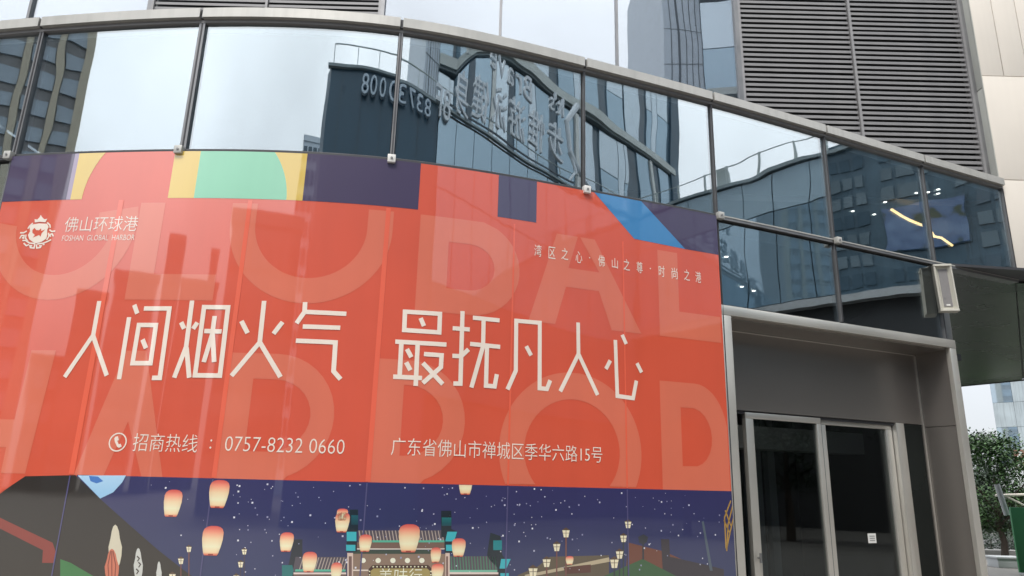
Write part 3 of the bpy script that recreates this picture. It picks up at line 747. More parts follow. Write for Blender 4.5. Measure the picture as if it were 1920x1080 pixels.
('headline_character_4',25,(238,224,210),[[(3.928,2.7732),(4.221,2.7732),(4.221,2.7408),(3.928,2.7408)]]),
('headline_character_4',26,(238,224,210),[[(3.9258,2.6652),(4.1868,2.6682),(4.1872,2.6358),(3.9262,2.6328)]]),
('headline_character_4',27,(238,224,210),[[(3.889,2.5602),(4.1789,2.5602),(4.1841,2.3437),(4.2327,2.2933),(4.2093,2.2707),(4.1519,2.3303),(4.1471,2.5278),(3.889,2.5278)]]),
('headline_character_5',24,(238,224,210),[[(4.6184,2.8179),(4.908,2.8236),(4.9105,2.6499),(4.6221,2.6476)],[(4.6516,2.7861),(4.876,2.7904),(4.8775,2.6821),(4.6539,2.6804)]]),
('headline_character_5',25,(238,224,210),[[(4.7656,2.7701),(4.7936,2.7121),(4.7644,2.6979),(4.7364,2.7559)]]),
('headline_character_5',26,(238,224,210),[[(4.5798,2.5902),(4.9518,2.5952),(4.9522,2.5628),(4.5802,2.5578)]]),
('headline_character_5',27,(238,224,210),[[(4.6402,2.5652),(4.6432,2.3232),(4.6108,2.3228),(4.6078,2.5648)]]),
('headline_character_5',28,(238,224,210),[[(4.7572,2.5672),(4.7612,2.2622),(4.7288,2.2618),(4.7248,2.5668)]]),
('headline_character_5',29,(238,224,210),[[(4.6798,2.5336),(4.7158,2.4756),(4.6882,2.4584),(4.6522,2.5164)]]),
('headline_character_5',30,(238,224,210),[[(4.6809,2.4364),(4.7149,2.3804),(4.6871,2.3636),(4.6531,2.4196)]]),
('headline_character_5',31,(238,224,210),[[(4.5818,2.3352),(4.7868,2.3372),(4.7872,2.3048),(4.5822,2.3028)]]),
('headline_character_5',32,(238,224,210),[[(4.791,2.5132),(4.9364,2.5132),(4.9352,2.4022),(4.8065,2.2735),(4.7835,2.2965),(4.9028,2.4158),(4.9036,2.4808),(4.791,2.4808)]]),
('headline_character_5',33,(238,224,210),[[(4.7982,2.4428),(4.9502,2.2978),(4.9278,2.2742),(4.7758,2.4192)]]),
('headline_character_6',24,(238,224,210),[[(5.0772,2.8442),(5.0855,2.2824),(5.0176,2.2798),(5.0164,2.3122),(5.0525,2.3136),(5.0448,2.8438)]]),
('headline_character_6',25,(238,224,210),[[(4.9918,2.7222),(5.1218,2.7242),(5.1222,2.6918),(4.9922,2.6898)]]),
('headline_character_6',26,(238,224,210),[[(4.9995,2.5152),(5.0588,2.517),(5.1072,2.5682),(5.1308,2.5458),(5.0732,2.485),(5.0005,2.4828)]]),
('headline_character_6',27,(238,224,210),[[(5.1421,2.8172),(5.3521,2.8162),(5.3519,2.7838),(5.1419,2.7848)]]),
('headline_character_6',28,(238,224,210),[[(5.2422,2.7972),(5.2452,2.5972),(5.2128,2.5968),(5.2098,2.7968)]]),
('headline_character_6',29,(238,224,210),[[(5.1292,2.6152),(5.3632,2.6122),(5.3628,2.5798),(5.1288,2.5828)]]),
('headline_character_6',30,(238,224,210),[[(5.2458,2.5891),(5.1678,2.2711),(5.1362,2.2789),(5.2142,2.5969)]]),
('headline_character_6',31,(238,224,210),[[(5.2762,2.5921),(5.2781,2.312),(5.3151,2.3115),(5.3269,2.3894),(5.3591,2.3846),(5.3429,2.2785),(5.2459,2.28),(5.2438,2.5919)]]),
('headline_character_7',24,(238,224,210),[[(5.415,2.2854),(5.4757,2.4282),(5.4695,2.8269),(5.6971,2.8316),(5.7031,2.322),(5.7369,2.3214),(5.7588,2.3788),(5.7892,2.3672),(5.7591,2.2886),(5.6709,2.29),(5.6649,2.7984),(5.5025,2.7951),(5.5083,2.4218),(5.445,2.2726)]]),
('headline_character_7',25,(238,224,210),[[(5.5858,2.6285),(5.6278,2.5605),(5.6002,2.5435),(5.5582,2.6115)]]),
('headline_character_8',24,(238,224,210),[[(6.0272,2.8522),(6.0303,2.5942),(5.8735,2.2866),(5.8445,2.3014),(5.9977,2.6018),(5.9948,2.8518)]]),
('headline_character_8',25,(238,224,210),[[(6.0303,2.6037),(6.1953,2.2957),(6.1667,2.2803),(6.0017,2.5883)]]),
('headline_character_9',24,(238,224,210),[[(6.3622,2.7434),(6.3729,2.3074),(6.4883,2.301),(6.5192,2.4308),(6.5508,2.4232),(6.5137,2.267),(6.3411,2.2766),(6.3298,2.7426)]]),
('headline_character_9',25,(238,224,210),[[(6.4245,2.7993),(6.4615,2.7263),(6.4325,2.7117),(6.3955,2.7847)]]),
('headline_character_9',26,(238,224,210),[[(6.3112,2.5631),(6.2712,2.4911),(6.2428,2.5069),(6.2828,2.5789)]]),
('headline_character_9',27,(238,224,210),[[(6.557,2.5782),(6.599,2.5062),(6.571,2.4898),(6.529,2.5618)]]),
('phone_icon',24,(238,224,210),[[(2.815,1.809),(2.8134,1.8232),(2.8087,1.8368),(2.801,1.8489),(2.7909,1.859),(2.7788,1.8667),(2.7652,1.8714),(2.751,1.873),(2.7368,1.8714),(2.7232,1.8667),(2.7111,1.859),(2.701,1.8489),(2.6933,1.8368),(2.6886,1.8232),(2.687,1.809),(2.6886,1.7948),(2.6933,1.7812),(2.701,1.7691),(2.7111,1.759),(2.7232,1.7513),(2.7368,1.7466),(2.751,1.745),(2.7652,1.7466),(2.7788,1.7513),(2.7909,1.759),(2.801,1.7691),(2.8087,1.7812),(2.8134,1.7948)],[(2.806,1.809),(2.8046,1.8212),(2.8006,1.8329),(2.794,1.8433),(2.7853,1.852),(2.7749,1.8586),(2.7632,1.8626),(2.751,1.864),(2.7388,1.8626),(2.7271,1.8586),(2.7167,1.852),(2.708,1.8433),(2.7014,1.8329),(2.6974,1.8212),(2.696,1.809),(2.6974,1.7968),(2.7014,1.7851),(2.708,1.7747),(2.7167,1.766),(2.7271,1.7594),(2.7388,1.7554),(2.751,1.754),(2.7632,1.7554),(2.7749,1.7594),(2.7853,1.766),(2.794,1.7747),(2.8006,1.7851),(2.8046,1.7968)]]),
('phone_icon',24,(238,224,210),[[(2.727,1.844),(2.745,1.849),(2.756,1.824),(2.746,1.817),(2.761,1.794),(2.773,1.799),(2.785,1.781),(2.767,1.771),(2.753,1.777),(2.731,1.809),(2.722,1.831)]]),
('crest',24,(238,224,210),[[(1.748,3.414),(1.774,3.417),(1.815,3.423),(1.884,3.418),(1.903,3.392),(1.895,3.371),(1.904,3.331),(1.903,3.299),(1.87,3.274),(1.824,3.261),(1.794,3.276),(1.759,3.298),(1.742,3.331),(1.753,3.36),(1.741,3.393)]]),
('crest',24,(238,224,210),[[(1.769,3.459),(1.793,3.455),(1.808,3.473),(1.813,3.493),(1.831,3.472),(1.853,3.455),(1.877,3.46),(1.866,3.431),(1.82,3.436),(1.777,3.432)]]),
('crest',30,(212,86,60),[[(1.785,3.388),(1.804,3.369),(1.827,3.367),(1.841,3.383),(1.848,3.361),(1.879,3.373),(1.855,3.343),(1.852,3.314),(1.836,3.329),(1.787,3.308),(1.801,3.33),(1.776,3.348),(1.771,3.37)]]),
('crest',24,(238,224,210),[[(1.724,3.3843),(1.7344,3.4071),(1.757,3.4308),(1.765,3.4232),(1.7436,3.4009),(1.734,3.3797)]]),
('crest',24,(238,224,210),[[(1.9128,3.3831),(1.9054,3.4036),(1.8786,3.4247),(1.8854,3.4333),(1.9146,3.4104),(1.9232,3.3869)]]),
('crest',24,(238,224,210),[[(1.6702,3.3565),(1.6996,3.3555),(1.7222,3.3688),(1.7278,3.3592),(1.7024,3.3445),(1.6698,3.3455)]]),
('crest',24,(238,224,210),[[(1.9656,3.3525),(1.9346,3.3493),(1.9109,3.3655),(1.9171,3.3745),(1.9374,3.3607),(1.9644,3.3635)]]),
('crest',24,(238,224,210),[[(1.6719,3.306),(1.6833,3.3347),(1.7153,3.3333),(1.7168,3.2999),(1.6937,3.3057),(1.6963,3.3163),(1.7052,3.3141),(1.7047,3.3227),(1.6907,3.3233),(1.6821,3.302)]]),
('crest',24,(238,224,210),[[(1.9546,3.3118),(1.9411,3.3303),(1.9341,3.3274),(1.9417,3.3149),(1.9323,3.3091),(1.9179,3.3326),(1.9449,3.3437),(1.9634,3.3182)]]),
('crest',24,(238,224,210),[[(1.7042,3.2945),(1.7325,3.2934),(1.7717,3.2713),(1.8176,3.2665),(1.8164,3.2555),(1.7683,3.2607),(1.7295,3.2826),(1.7038,3.2835)]]),
('crest',24,(238,224,210),[[(1.9487,3.2852),(1.9254,3.272),(1.8894,3.2576),(1.8376,3.2515),(1.8364,3.2625),(1.8866,3.2684),(1.9206,3.282),(1.9433,3.2948)]]),
('crest',24,(238,224,210),[[(1.7234,3.2713),(1.7487,3.2514),(1.7666,3.26),(1.7714,3.25),(1.7473,3.2386),(1.7166,3.2627)]]),
('crest',24,(238,224,210),[[(1.8961,3.2443),(1.8781,3.2553),(1.8839,3.2647),(1.9019,3.2537)]]),
('crest',24,(238,224,210),[[(1.8225,3.257),(1.8225,3.2187),(1.7823,3.2239),(1.7701,3.25),(1.7983,3.2485),(1.7977,3.2375),(1.7879,3.238),(1.7897,3.2341),(1.8115,3.2313),(1.8115,3.257)]]),
('crest',24,(238,224,210),[[(1.8352,3.2558),(1.8438,3.2309),(1.865,3.2331),(1.8662,3.2365),(1.855,3.2365),(1.855,3.2475),(1.8818,3.2475),(1.873,3.2229),(1.8362,3.2191),(1.8248,3.2522)]]),
('crest',24,(238,224,210),[[(1.7295,3.3356),(1.7323,3.3084),(1.756,3.2838),(1.748,3.2762),(1.7217,3.3036),(1.7185,3.3344)]]),
('crest',24,(238,224,210),[[(1.9173,3.3466),(1.9269,3.3157),(1.9141,3.2858),(1.9039,3.2902),(1.9151,3.3163),(1.9067,3.3434)]]),
('night_scene_print',12,('g',(50,48,94),(50,62,92)),[[(2.5,1.586),(7.42,1.586),(7.42,0.55),(2.5,0.55)]]),
('night_scene_print',13,('g',(42,36,32),(58,50,38)),[[(1.536,1.361),(1.91,1.411),(2.113,1.567),(2.488,1.584),(2.695,1.434),(3.145,1.122),(3.396,0.963),(3.436,0.677),(1.737,0.61)]]),
('night_scene_print',14,(212,86,60),[[(1.481,1.568),(2.139,1.58),(1.908,1.419),(1.578,1.205)]]),
('night_scene_print',15,('g',(175,210,235),(150,195,228)),[[(2.505,1.582),(2.847,1.59),(2.828,1.543),(2.777,1.478),(2.694,1.436)]]),
('night_scene_print',17,(70,120,190),[[(2.587,1.581),(2.652,1.578),(2.695,1.549),(2.65,1.533),(2.604,1.547)]]),
('night_scene_print',16,(140,58,46),[[(1.526,1.401),(1.933,1.314),(2.414,1.146),(2.447,1.091),(2.451,1.021),(2.366,1.018),(2.355,1.097),(1.949,1.246),(1.547,1.322)]]),
('night_scene_print',16,(62,120,66),[[(2.57,0.648),(2.489,1.046),(2.567,1.025),(2.771,0.935),(2.842,0.658)]]),
('night_scene_print',18,(214,205,180),[[(2.9,1.133),(2.905,1.08),(2.903,1.035),(2.894,1.005),(2.878,0.994),(2.859,1.004),(2.839,1.033),(2.821,1.077),(2.808,1.131),(2.812,1.185),(2.812,1.23),(2.817,1.261),(2.829,1.273),(2.844,1.262),(2.861,1.232),(2.876,1.186)]]),
('night_scene_print',20,(205,116,88),[[(2.901,1.013),(2.905,0.971),(2.901,0.935),(2.889,0.911),(2.872,0.902),(2.852,0.91),(2.832,0.933),(2.815,0.968),(2.804,1.01),(2.811,1.052),(2.813,1.089),(2.82,1.113),(2.833,1.122),(2.848,1.114),(2.865,1.09),(2.879,1.055)]]),
('night_scene_print',22,(130,62,45),[[(2.831,1.1079),(2.828,1.0203),(2.8549,0.9107),(2.8491,0.9093),(2.822,1.0197),(2.825,1.1081)]]),
('night_scene_print',22,(130,62,45),[[(2.838,1.1085),(2.854,1.0205),(2.874,0.9115),(2.868,0.9105),(2.848,1.0195),(2.832,1.1075)]]),
('night_scene_print',22,(130,62,45),[[(2.8458,1.1091),(2.8799,1.0217),(2.892,0.9123),(2.886,0.9117),(2.8741,1.0203),(2.8402,1.1069)]]),
('night_scene_print',18,(205,205,198),[[(3.058,1.027),(3.062,0.986),(3.061,0.952),(3.055,0.929),(3.045,0.921),(3.032,0.929),(3.019,0.951),(3.007,0.985),(2.997,1.025),(3.0,1.066),(2.999,1.1),(3.003,1.124),(3.01,1.132),(3.02,1.124),(3.031,1.101),(3.042,1.067)]]),
('night_scene_print',18,(205,205,198),[[(3.189,0.985),(3.192,0.958),(3.191,0.936),(3.188,0.921),(3.182,0.916),(3.174,0.921),(3.166,0.936),(3.159,0.957),(3.153,0.984),(3.155,1.01),(3.154,1.032),(3.156,1.047),(3.16,1.053),(3.166,1.048),(3.173,1.033),(3.179,1.011)]]),
('night_scene_print',20,(70,60,50),[[(3.0125,1.0842),(3.0332,1.0681),(3.0215,1.0471),(3.0145,1.0509),(3.0228,1.0659),(3.0075,1.0778)]]),
('night_scene_print',20,(70,60,50),[[(3.0274,1.0472),(3.0471,1.0321),(3.0355,1.0101),(3.0285,1.0139),(3.0369,1.0299),(3.0226,1.0408)]]),
('night_scene_print',20,(70,60,50),[[(3.0195,1.0062),(3.0402,0.9901),(3.0285,0.9691),(3.0215,0.9729),(3.0298,0.9879),(3.0145,0.9998)]]),
('night_scene_print',14,(84,76,84),[[(4.422,1.272),(5.007,1.278),(5.011,1.201),(4.428,1.197)]]),
('night_scene_print',16,(176,160,150),[[(4.425,1.271),(4.431,1.271),(4.448,1.209),(4.441,1.209)]]),
('night_scene_print',16,(176,160,150),[[(4.447,1.271),(4.452,1.271),(4.469,1.21),(4.462,1.21)]]),
('night_scene_print',16,(176,160,150),[[(4.469,1.271),(4.474,1.271),(4.491,1.21),(4.484,1.21)]]),
('night_scene_print',16,(176,160,150),[[(4.49,1.272),(4.496,1.272),(4.512,1.21),(4.506,1.21)]]),
('night_scene_print',16,(176,160,150),[[(4.512,1.272),(4.517,1.272),(4.534,1.21),(4.527,1.21)]]),
('night_scene_print',16,(176,160,150),[[(4.534,1.272),(4.539,1.272),(4.556,1.21),(4.549,1.21)]]),
('night_scene_print',16,(176,160,150),[[(4.556,1.272),(4.561,1.272),(4.578,1.211),(4.571,1.211)]]),
('night_scene_print',16,(176,160,150),[[(4.578,1.273),(4.583,1.273),(4.599,1.211),(4.593,1.211)]]),
('night_scene_print',16,(176,160,150),[[(4.599,1.273),(4.605,1.273),(4.621,1.211),(4.614,1.211)]]),
('night_scene_print',16,(176,160,150),[[(4.621,1.273),(4.627,1.273),(4.643,1.211),(4.636,1.211)]]),
('night_scene_print',16,(176,160,150),[[(4.643,1.273),(4.649,1.273),(4.665,1.211),(4.658,1.211)]]),
('night_scene_print',16,(176,160,150),[[(4.665,1.274),(4.671,1.274),(4.687,1.211),(4.68,1.211)]]),
('night_scene_print',16,(176,160,150),[[(4.687,1.274),(4.693,1.274),(4.709,1.212),(4.702,1.212)]]),
('night_scene_print',16,(176,160,150),[[(4.71,1.274),(4.715,1.274),(4.731,1.212),(4.724,1.212)]]),
('night_scene_print',16,(176,160,150),[[(4.732,1.274),(4.737,1.274),(4.753,1.212),(4.746,1.212)]]),
('night_scene_print',16,(176,160,150),[[(4.754,1.274),(4.759,1.274),(4.776,1.212),(4.769,1.212)]]),
('night_scene_print',16,(176,160,150),[[(4.776,1.275),(4.782,1.275),(4.798,1.212),(4.791,1.212)]]),
('night_scene_print',16,(176,160,150),[[(4.799,1.275),(4.804,1.275),(4.82,1.212),(4.813,1.212)]]),
('night_scene_print',16,(176,160,150),[[(4.821,1.275),(4.826,1.275),(4.843,1.212),(4.836,1.212)]]),
('night_scene_print',16,(176,160,150),[[(4.843,1.275),(4.849,1.275),(4.865,1.212),(4.858,1.212)]]),
('night_scene_print',16,(176,160,150),[[(4.866,1.275),(4.871,1.275),(4.887,1.213),(4.88,1.213)]]),
('night_scene_print',16,(176,160,150),[[(4.889,1.275),(4.894,1.276),(4.91,1.213),(4.903,1.213)]]),
('night_scene_print',16,(176,160,150),[[(4.911,1.276),(4.917,1.276),(4.933,1.213),(4.926,1.213)]]),
('night_scene_print',16,(176,160,150),[[(4.934,1.276),(4.939,1.276),(4.955,1.213),(4.948,1.213)]]),
('night_scene_print',16,(176,160,150),[[(4.957,1.276),(4.962,1.276),(4.978,1.213),(4.971,1.213)]]),
('night_scene_print',16,(176,160,150),[[(4.98,1.276),(4.985,1.276),(5.001,1.213),(4.994,1.213)]]),
('night_scene_print',18,(88,178,150),[[(4.52,1.21),(5.007,1.213),(5.007,1.2),(4.521,1.197)]]),
('night_scene_print',15,(118,92,80),[[(4.417,1.196),(5.019,1.2),(5.021,1.16),(4.42,1.158)]]),
('night_scene_print',16,(226,214,200),[[(4.412,1.158),(5.009,1.16),(5.01,1.154),(4.413,1.151)]]),
('night_scene_print',15,(58,72,60),[[(4.398,1.148),(4.982,1.151),(4.984,1.125),(4.4,1.124)]]),
('night_scene_print',14,(140,116,98),[[(4.389,1.124),(5.023,1.125),(5.033,0.93),(4.405,0.934)]]),
('night_scene_print',16,(228,214,200),[[(4.394,1.025),(4.935,1.025),(4.935,1.016),(4.395,1.017)]]),
('night_scene_print',18,(246,236,214),[[(4.487,1.082),(4.485,1.074),(4.479,1.068),(4.47,1.066),(4.461,1.068),(4.454,1.074),(4.451,1.082),(4.453,1.09),(4.459,1.096),(4.467,1.098),(4.477,1.096),(4.483,1.09)]]),
('night_scene_print',18,(246,236,214),[[(4.585,1.082),(4.583,1.074),(4.577,1.068),(4.568,1.066),(4.559,1.068),(4.552,1.074),(4.549,1.082),(4.551,1.09),(4.557,1.096),(4.566,1.099),(4.575,1.096),(4.582,1.09)]]),
('night_scene_print',18,(246,236,214),[[(4.682,1.083),(4.68,1.074),(4.674,1.068),(4.665,1.066),(4.656,1.068),(4.649,1.074),(4.646,1.083),(4.648,1.091),(4.654,1.097),(4.663,1.099),(4.672,1.097),(4.679,1.091)]]),
('night_scene_print',18,(246,236,214),[[(4.779,1.083),(4.777,1.074),(4.771,1.068),(4.762,1.066),(4.753,1.068),(4.746,1.074),(4.743,1.083),(4.745,1.091),(4.751,1.097),(4.76,1.099),(4.769,1.097),(4.776,1.091)]]),
('night_scene_print',18,(246,236,214),[[(4.876,1.082),(4.874,1.074),(4.867,1.068),(4.858,1.066),(4.849,1.068),(4.842,1.074),(4.839,1.082),(4.841,1.091),(4.847,1.097),(4.856,1.099),(4.866,1.097),(4.873,1.091)]]),
('night_scene_print',18,(70,42,30),[[(4.532,1.054),(4.902,1.054),(4.931,1.027),(4.939,0.874),(4.519,0.878),(4.508,1.028)]]),
('night_scene_print',21,(164,146,86),[[(4.541,1.033),(4.896,1.032),(4.916,1.016),(4.924,0.874),(4.534,0.878),(4.523,1.017)]]),
('night_scene_print',23,(250,236,200),[[(4.544,1.043),(4.541,1.039),(4.536,1.039),(4.533,1.043),(4.535,1.048),(4.541,1.048)]]),
('night_scene_print',23,(250,236,200),[[(4.568,1.043),(4.566,1.039),(4.561,1.039),(4.558,1.043),(4.56,1.048),(4.565,1.048)]]),
('night_scene_print',23,(250,236,200),[[(4.593,1.044),(4.59,1.039),(4.585,1.039),(4.582,1.043),(4.585,1.048),(4.59,1.048)]]),
('night_scene_print',23,(250,236,200),[[(4.617,1.044),(4.615,1.039),(4.61,1.039),(4.607,1.044),(4.609,1.048),(4.614,1.048)]]),
('night_scene_print',23,(250,236,200),[[(4.642,1.044),(4.64,1.039),(4.634,1.039),(4.632,1.044),(4.634,1.048),(4.639,1.048)]]),
('night_scene_print',23,(250,236,200),[[(4.667,1.044),(4.664,1.039),(4.659,1.039),(4.656,1.044),(4.659,1.048),(4.664,1.048)]]),
('night_scene_print',23,(250,236,200),[[(4.692,1.044),(4.689,1.039),(4.684,1.039),(4.681,1.044),(4.683,1.048),(4.689,1.048)]]),
('night_scene_print',23,(250,236,200),[[(4.716,1.043),(4.714,1.039),(4.709,1.039),(4.706,1.044),(4.708,1.048),(4.714,1.048)]]),
('night_scene_print',23,(250,236,200),[[(4.741,1.043),(4.739,1.039),(4.734,1.039),(4.731,1.043),(4.733,1.048),(4.738,1.048)]]),
('night_scene_print',23,(250,236,200),[[(4.766,1.043),(4.764,1.039),(4.759,1.039),(4.756,1.043),(4.758,1.048),(4.763,1.048)]]),
('night_scene_print',23,(250,236,200),[[(4.791,1.043),(4.789,1.039),(4.784,1.039),(4.781,1.043),(4.783,1.048),(4.789,1.048)]]),
('night_scene_print',23,(250,236,200),[[(4.817,1.043),(4.814,1.039),(4.809,1.039),(4.806,1.043),(4.808,1.048),(4.814,1.048)]]),
('night_scene_print',23,(250,236,200),[[(4.842,1.043),(4.839,1.039),(4.834,1.039),(4.831,1.043),(4.834,1.048),(4.839,1.047)]]),
('night_scene_print',23,(250,236,200),[[(4.867,1.043),(4.865,1.039),(4.859,1.039),(4.856,1.043),(4.859,1.047),(4.864,1.047)]]),
('night_scene_print',23,(250,236,200),[[(4.893,1.043),(4.89,1.039),(4.885,1.039),(4.882,1.043),(4.884,1.047),(4.89,1.047)]]),
('night_scene_print',23,(250,236,200),[[(4.521,1.014),(4.519,1.01),(4.514,1.01),(4.511,1.014),(4.513,1.018),(4.518,1.018)]]),
('night_scene_print',23,(250,236,200),[[(4.523,0.993),(4.521,0.989),(4.516,0.989),(4.513,0.993),(4.515,0.997),(4.52,0.997)]]),
('night_scene_print',23,(250,236,200),[[(4.928,1.013),(4.926,1.008),(4.92,1.008),(4.917,1.013),(4.92,1.017),(4.925,1.017)]]),
('night_scene_print',23,(250,236,200),[[(4.929,0.991),(4.927,0.987),(4.922,0.987),(4.919,0.991),(4.921,0.996),(4.926,0.996)]]),
('night_scene_print',19,(214,190,176),[[(4.363,1.129),(4.4,1.129),(4.421,0.878),(4.384,0.878)]]),
('night_scene_print',21,(120,92,84),[[(4.374,1.108),(4.394,1.108),(4.413,0.878),(4.393,0.878)]]),
('night_scene_print',19,(214,190,176),[[(5.016,1.131),(5.046,1.131),(5.059,0.872),(5.029,0.873)]]),
('night_scene_print',21,(120,92,84),[[(5.022,1.109),(5.036,1.109),(5.048,0.873),(5.034,0.873)]]),
('night_scene_print',19,(26,38,46),[[(4.355,1.405),(4.411,1.406),(4.422,1.269),(4.366,1.268)]]),
('night_scene_print',20,('g',(30,90,100),(26,60,70)),[[(4.369,1.369),(4.414,1.369),(4.419,1.308),(4.374,1.307)]]),
('night_scene_print',22,(26,38,46),[[(4.345,1.3),(4.412,1.301),(4.425,1.137),(4.359,1.136)]]),
('night_scene_print',24,(58,176,186),[[(4.348,1.262),(4.411,1.263),(4.416,1.204),(4.353,1.203)]]),
('night_scene_print',24,(58,176,186),[[(4.351,1.18),(4.411,1.18),(4.414,1.142),(4.355,1.142)]]),
('night_scene_print',19,(26,38,46),[[(4.973,1.407),(5.044,1.408),(5.053,1.234),(4.982,1.233)]]),
('night_scene_print',20,('g',(32,110,112),(26,70,80)),[[(4.979,1.363),(5.047,1.363),(5.049,1.308),(4.982,1.307)]]),
('night_scene_print',22,(26,38,46),[[(4.998,1.307),(5.091,1.271),(5.07,1.131),(5.011,1.131)]]),
('night_scene_print',24,(58,176,186),[[(5.023,1.269),(5.091,1.269),(5.074,1.206),(5.012,1.206)]]),
('night_scene_print',24,(58,176,186),[[(5.018,1.184),(5.063,1.184),(5.065,1.144),(5.02,1.144)]]),
('night_scene_print',14,(84,76,84),[[(5.047,1.109),(5.362,1.108),(5.398,1.004),(5.052,1.008)]]),
('night_scene_print',16,(74,128,100),[[(5.054,1.108),(5.059,1.108),(5.07,1.022),(5.063,1.022)]]),
('night_scene_print',16,(74,128,100),[[(5.074,1.108),(5.08,1.108),(5.091,1.022),(5.084,1.022)]]),
('night_scene_print',16,(74,128,100),[[(5.095,1.108),(5.1,1.108),(5.112,1.022),(5.104,1.022)]]),
('night_scene_print',16,(74,128,100),[[(5.115,1.108),(5.121,1.108),(5.132,1.022),(5.125,1.022)]]),
('night_scene_print',16,(74,128,100),[[(5.136,1.107),(5.142,1.107),(5.153,1.022),(5.146,1.022)]]),
('night_scene_print',16,(74,128,100),[[(5.157,1.107),(5.163,1.107),(5.174,1.021),(5.166,1.021)]]),
('night_scene_print',16,(74,128,100),[[(5.178,1.107),(5.183,1.107),(5.194,1.021),(5.187,1.021)]]),
('night_scene_print',16,(74,128,100),[[(5.199,1.107),(5.204,1.107),(5.215,1.021),(5.208,1.021)]]),
('night_scene_print',16,(74,128,100),[[(5.22,1.107),(5.225,1.107),(5.236,1.021),(5.229,1.021)]]),
('night_scene_print',16,(74,128,100),[[(5.241,1.107),(5.246,1.107),(5.257,1.02),(5.25,1.02)]]),
('night_scene_print',16,(74,128,100),[[(5.262,1.107),(5.268,1.107),(5.278,1.02),(5.271,1.02)]]),
('night_scene_print',16,(74,128,100),[[(5.283,1.107),(5.289,1.107),(5.299,1.02),(5.292,1.02)]]),
('night_scene_print',16,(74,128,100),[[(5.304,1.107),(5.31,1.106),(5.321,1.02),(5.313,1.02)]]),
('night_scene_print',16,(74,128,100),[[(5.326,1.106),(5.331,1.106),(5.342,1.019),(5.334,1.019)]]),
('night_scene_print',16,(74,128,100),[[(5.347,1.106),(5.353,1.106),(5.363,1.019),(5.356,1.019)]]),
('night_scene_print',16,(74,128,100),[[(5.368,1.106),(5.374,1.106),(5.385,1.019),(5.377,1.019)]]),
('night_scene_print',18,(120,186,160),[[(5.052,1.021),(5.39,1.017),(5.39,1.003),(5.052,1.007)]]),
('night_scene_print',18,(226,206,196),[[(5.048,1.007),(5.398,1.002),(5.399,0.989),(5.049,0.994)]]),
('night_scene_print',17,(90,66,60),[[(5.053,0.994),(5.399,0.989),(5.403,0.865),(5.059,0.872)]]),
('night_scene_print',16,(26,38,46),[[(5.312,1.115),(5.332,1.264),(5.407,1.242),(5.421,1.122),(5.446,1.085),(5.415,1.011),(5.33,1.086)]]),
('night_scene_print',20,(28,130,135),[[(5.354,1.212),(5.418,1.212),(5.42,1.148),(5.356,1.148)]]),
('night_scene_print',22,(58,176,186),[[(5.416,1.089),(5.487,1.088),(5.456,1.025),(5.406,1.026)]]),
('night_scene_print',22,(58,176,186),[[(5.413,0.996),(5.475,0.995),(5.479,0.864),(5.418,0.865)]]),
('night_scene_print',14,(26,38,46),[[(5.389,1.026),(5.447,1.025),(5.502,0.863),(5.386,0.866)]]),
('night_scene_print',14,(84,76,84),[[(4.034,1.1),(4.358,1.104),(4.366,1.011),(4.026,1.008)]]),
('night_scene_print',16,(176,160,150),[[(4.08,1.096),(4.085,1.096),(4.069,1.018),(4.063,1.018)]]),
('night_scene_print',16,(176,160,150),[[(4.1,1.096),(4.105,1.097),(4.089,1.019),(4.083,1.019)]]),
('night_scene_print',16,(176,160,150),[[(4.12,1.097),(4.125,1.097),(4.109,1.019),(4.102,1.019)]]),
('night_scene_print',16,(176,160,150),[[(4.14,1.097),(4.145,1.097),(4.128,1.019),(4.122,1.019)]]),
('night_scene_print',16,(176,160,150),[[(4.16,1.097),(4.165,1.097),(4.148,1.019),(4.142,1.019)]]),
('night_scene_print',16,(176,160,150),[[(4.18,1.098),(4.185,1.098),(4.168,1.02),(4.162,1.02)]]),
('night_scene_print',16,(176,160,150),[[(4.2,1.098),(4.206,1.098),(4.188,1.02),(4.182,1.02)]]),
('night_scene_print',16,(176,160,150),[[(4.22,1.098),(4.226,1.098),(4.208,1.02),(4.202,1.02)]]),
('night_scene_print',16,(176,160,150),[[(4.241,1.098),(4.246,1.098),(4.228,1.02),(4.222,1.02)]]),
('night_scene_print',16,(176,160,150),[[(4.261,1.098),(4.266,1.098),(4.249,1.02),(4.242,1.02)]]),
('night_scene_print',16,(176,160,150),[[(4.281,1.099),(4.286,1.099),(4.269,1.021),(4.262,1.021)]]),
('night_scene_print',16,(176,160,150),[[(4.301,1.099),(4.306,1.099),(4.289,1.021),(4.283,1.021)]]),
('night_scene_print',16,(176,160,150),[[(4.321,1.099),(4.327,1.099),(4.309,1.021),(4.303,1.021)]]),
('night_scene_print',16,(176,160,150),[[(4.342,1.099),(4.347,1.099),(4.329,1.021),(4.323,1.021)]]),
('night_scene_print',16,(176,160,150),[[(4.362,1.099),(4.367,1.099),(4.349,1.021),(4.343,1.021)]]),
('night_scene_print',18,(88,178,150),[[(4.042,1.023),(4.36,1.026),(4.361,1.013),(4.039,1.01)]]),
('night_scene_print',18,(226,206,196),[[(4.031,1.004),(4.366,1.007),(4.367,0.996),(4.032,0.993)]]),
('night_scene_print',17,(110,84,76),[[(4.032,0.993),(4.367,0.996),(4.384,0.796),(4.053,0.795)]]),
('night_scene_print',13,(40,44,52),[[(3.995,1.057),(4.014,1.209),(4.067,1.21),(4.082,1.059),(4.031,0.958),(3.971,0.958)]]),
('night_scene_print',20,(36,110,108),[[(3.953,1.048),(4.018,1.049),(4.03,1.016),(4.025,0.975),(3.961,0.974)]]),
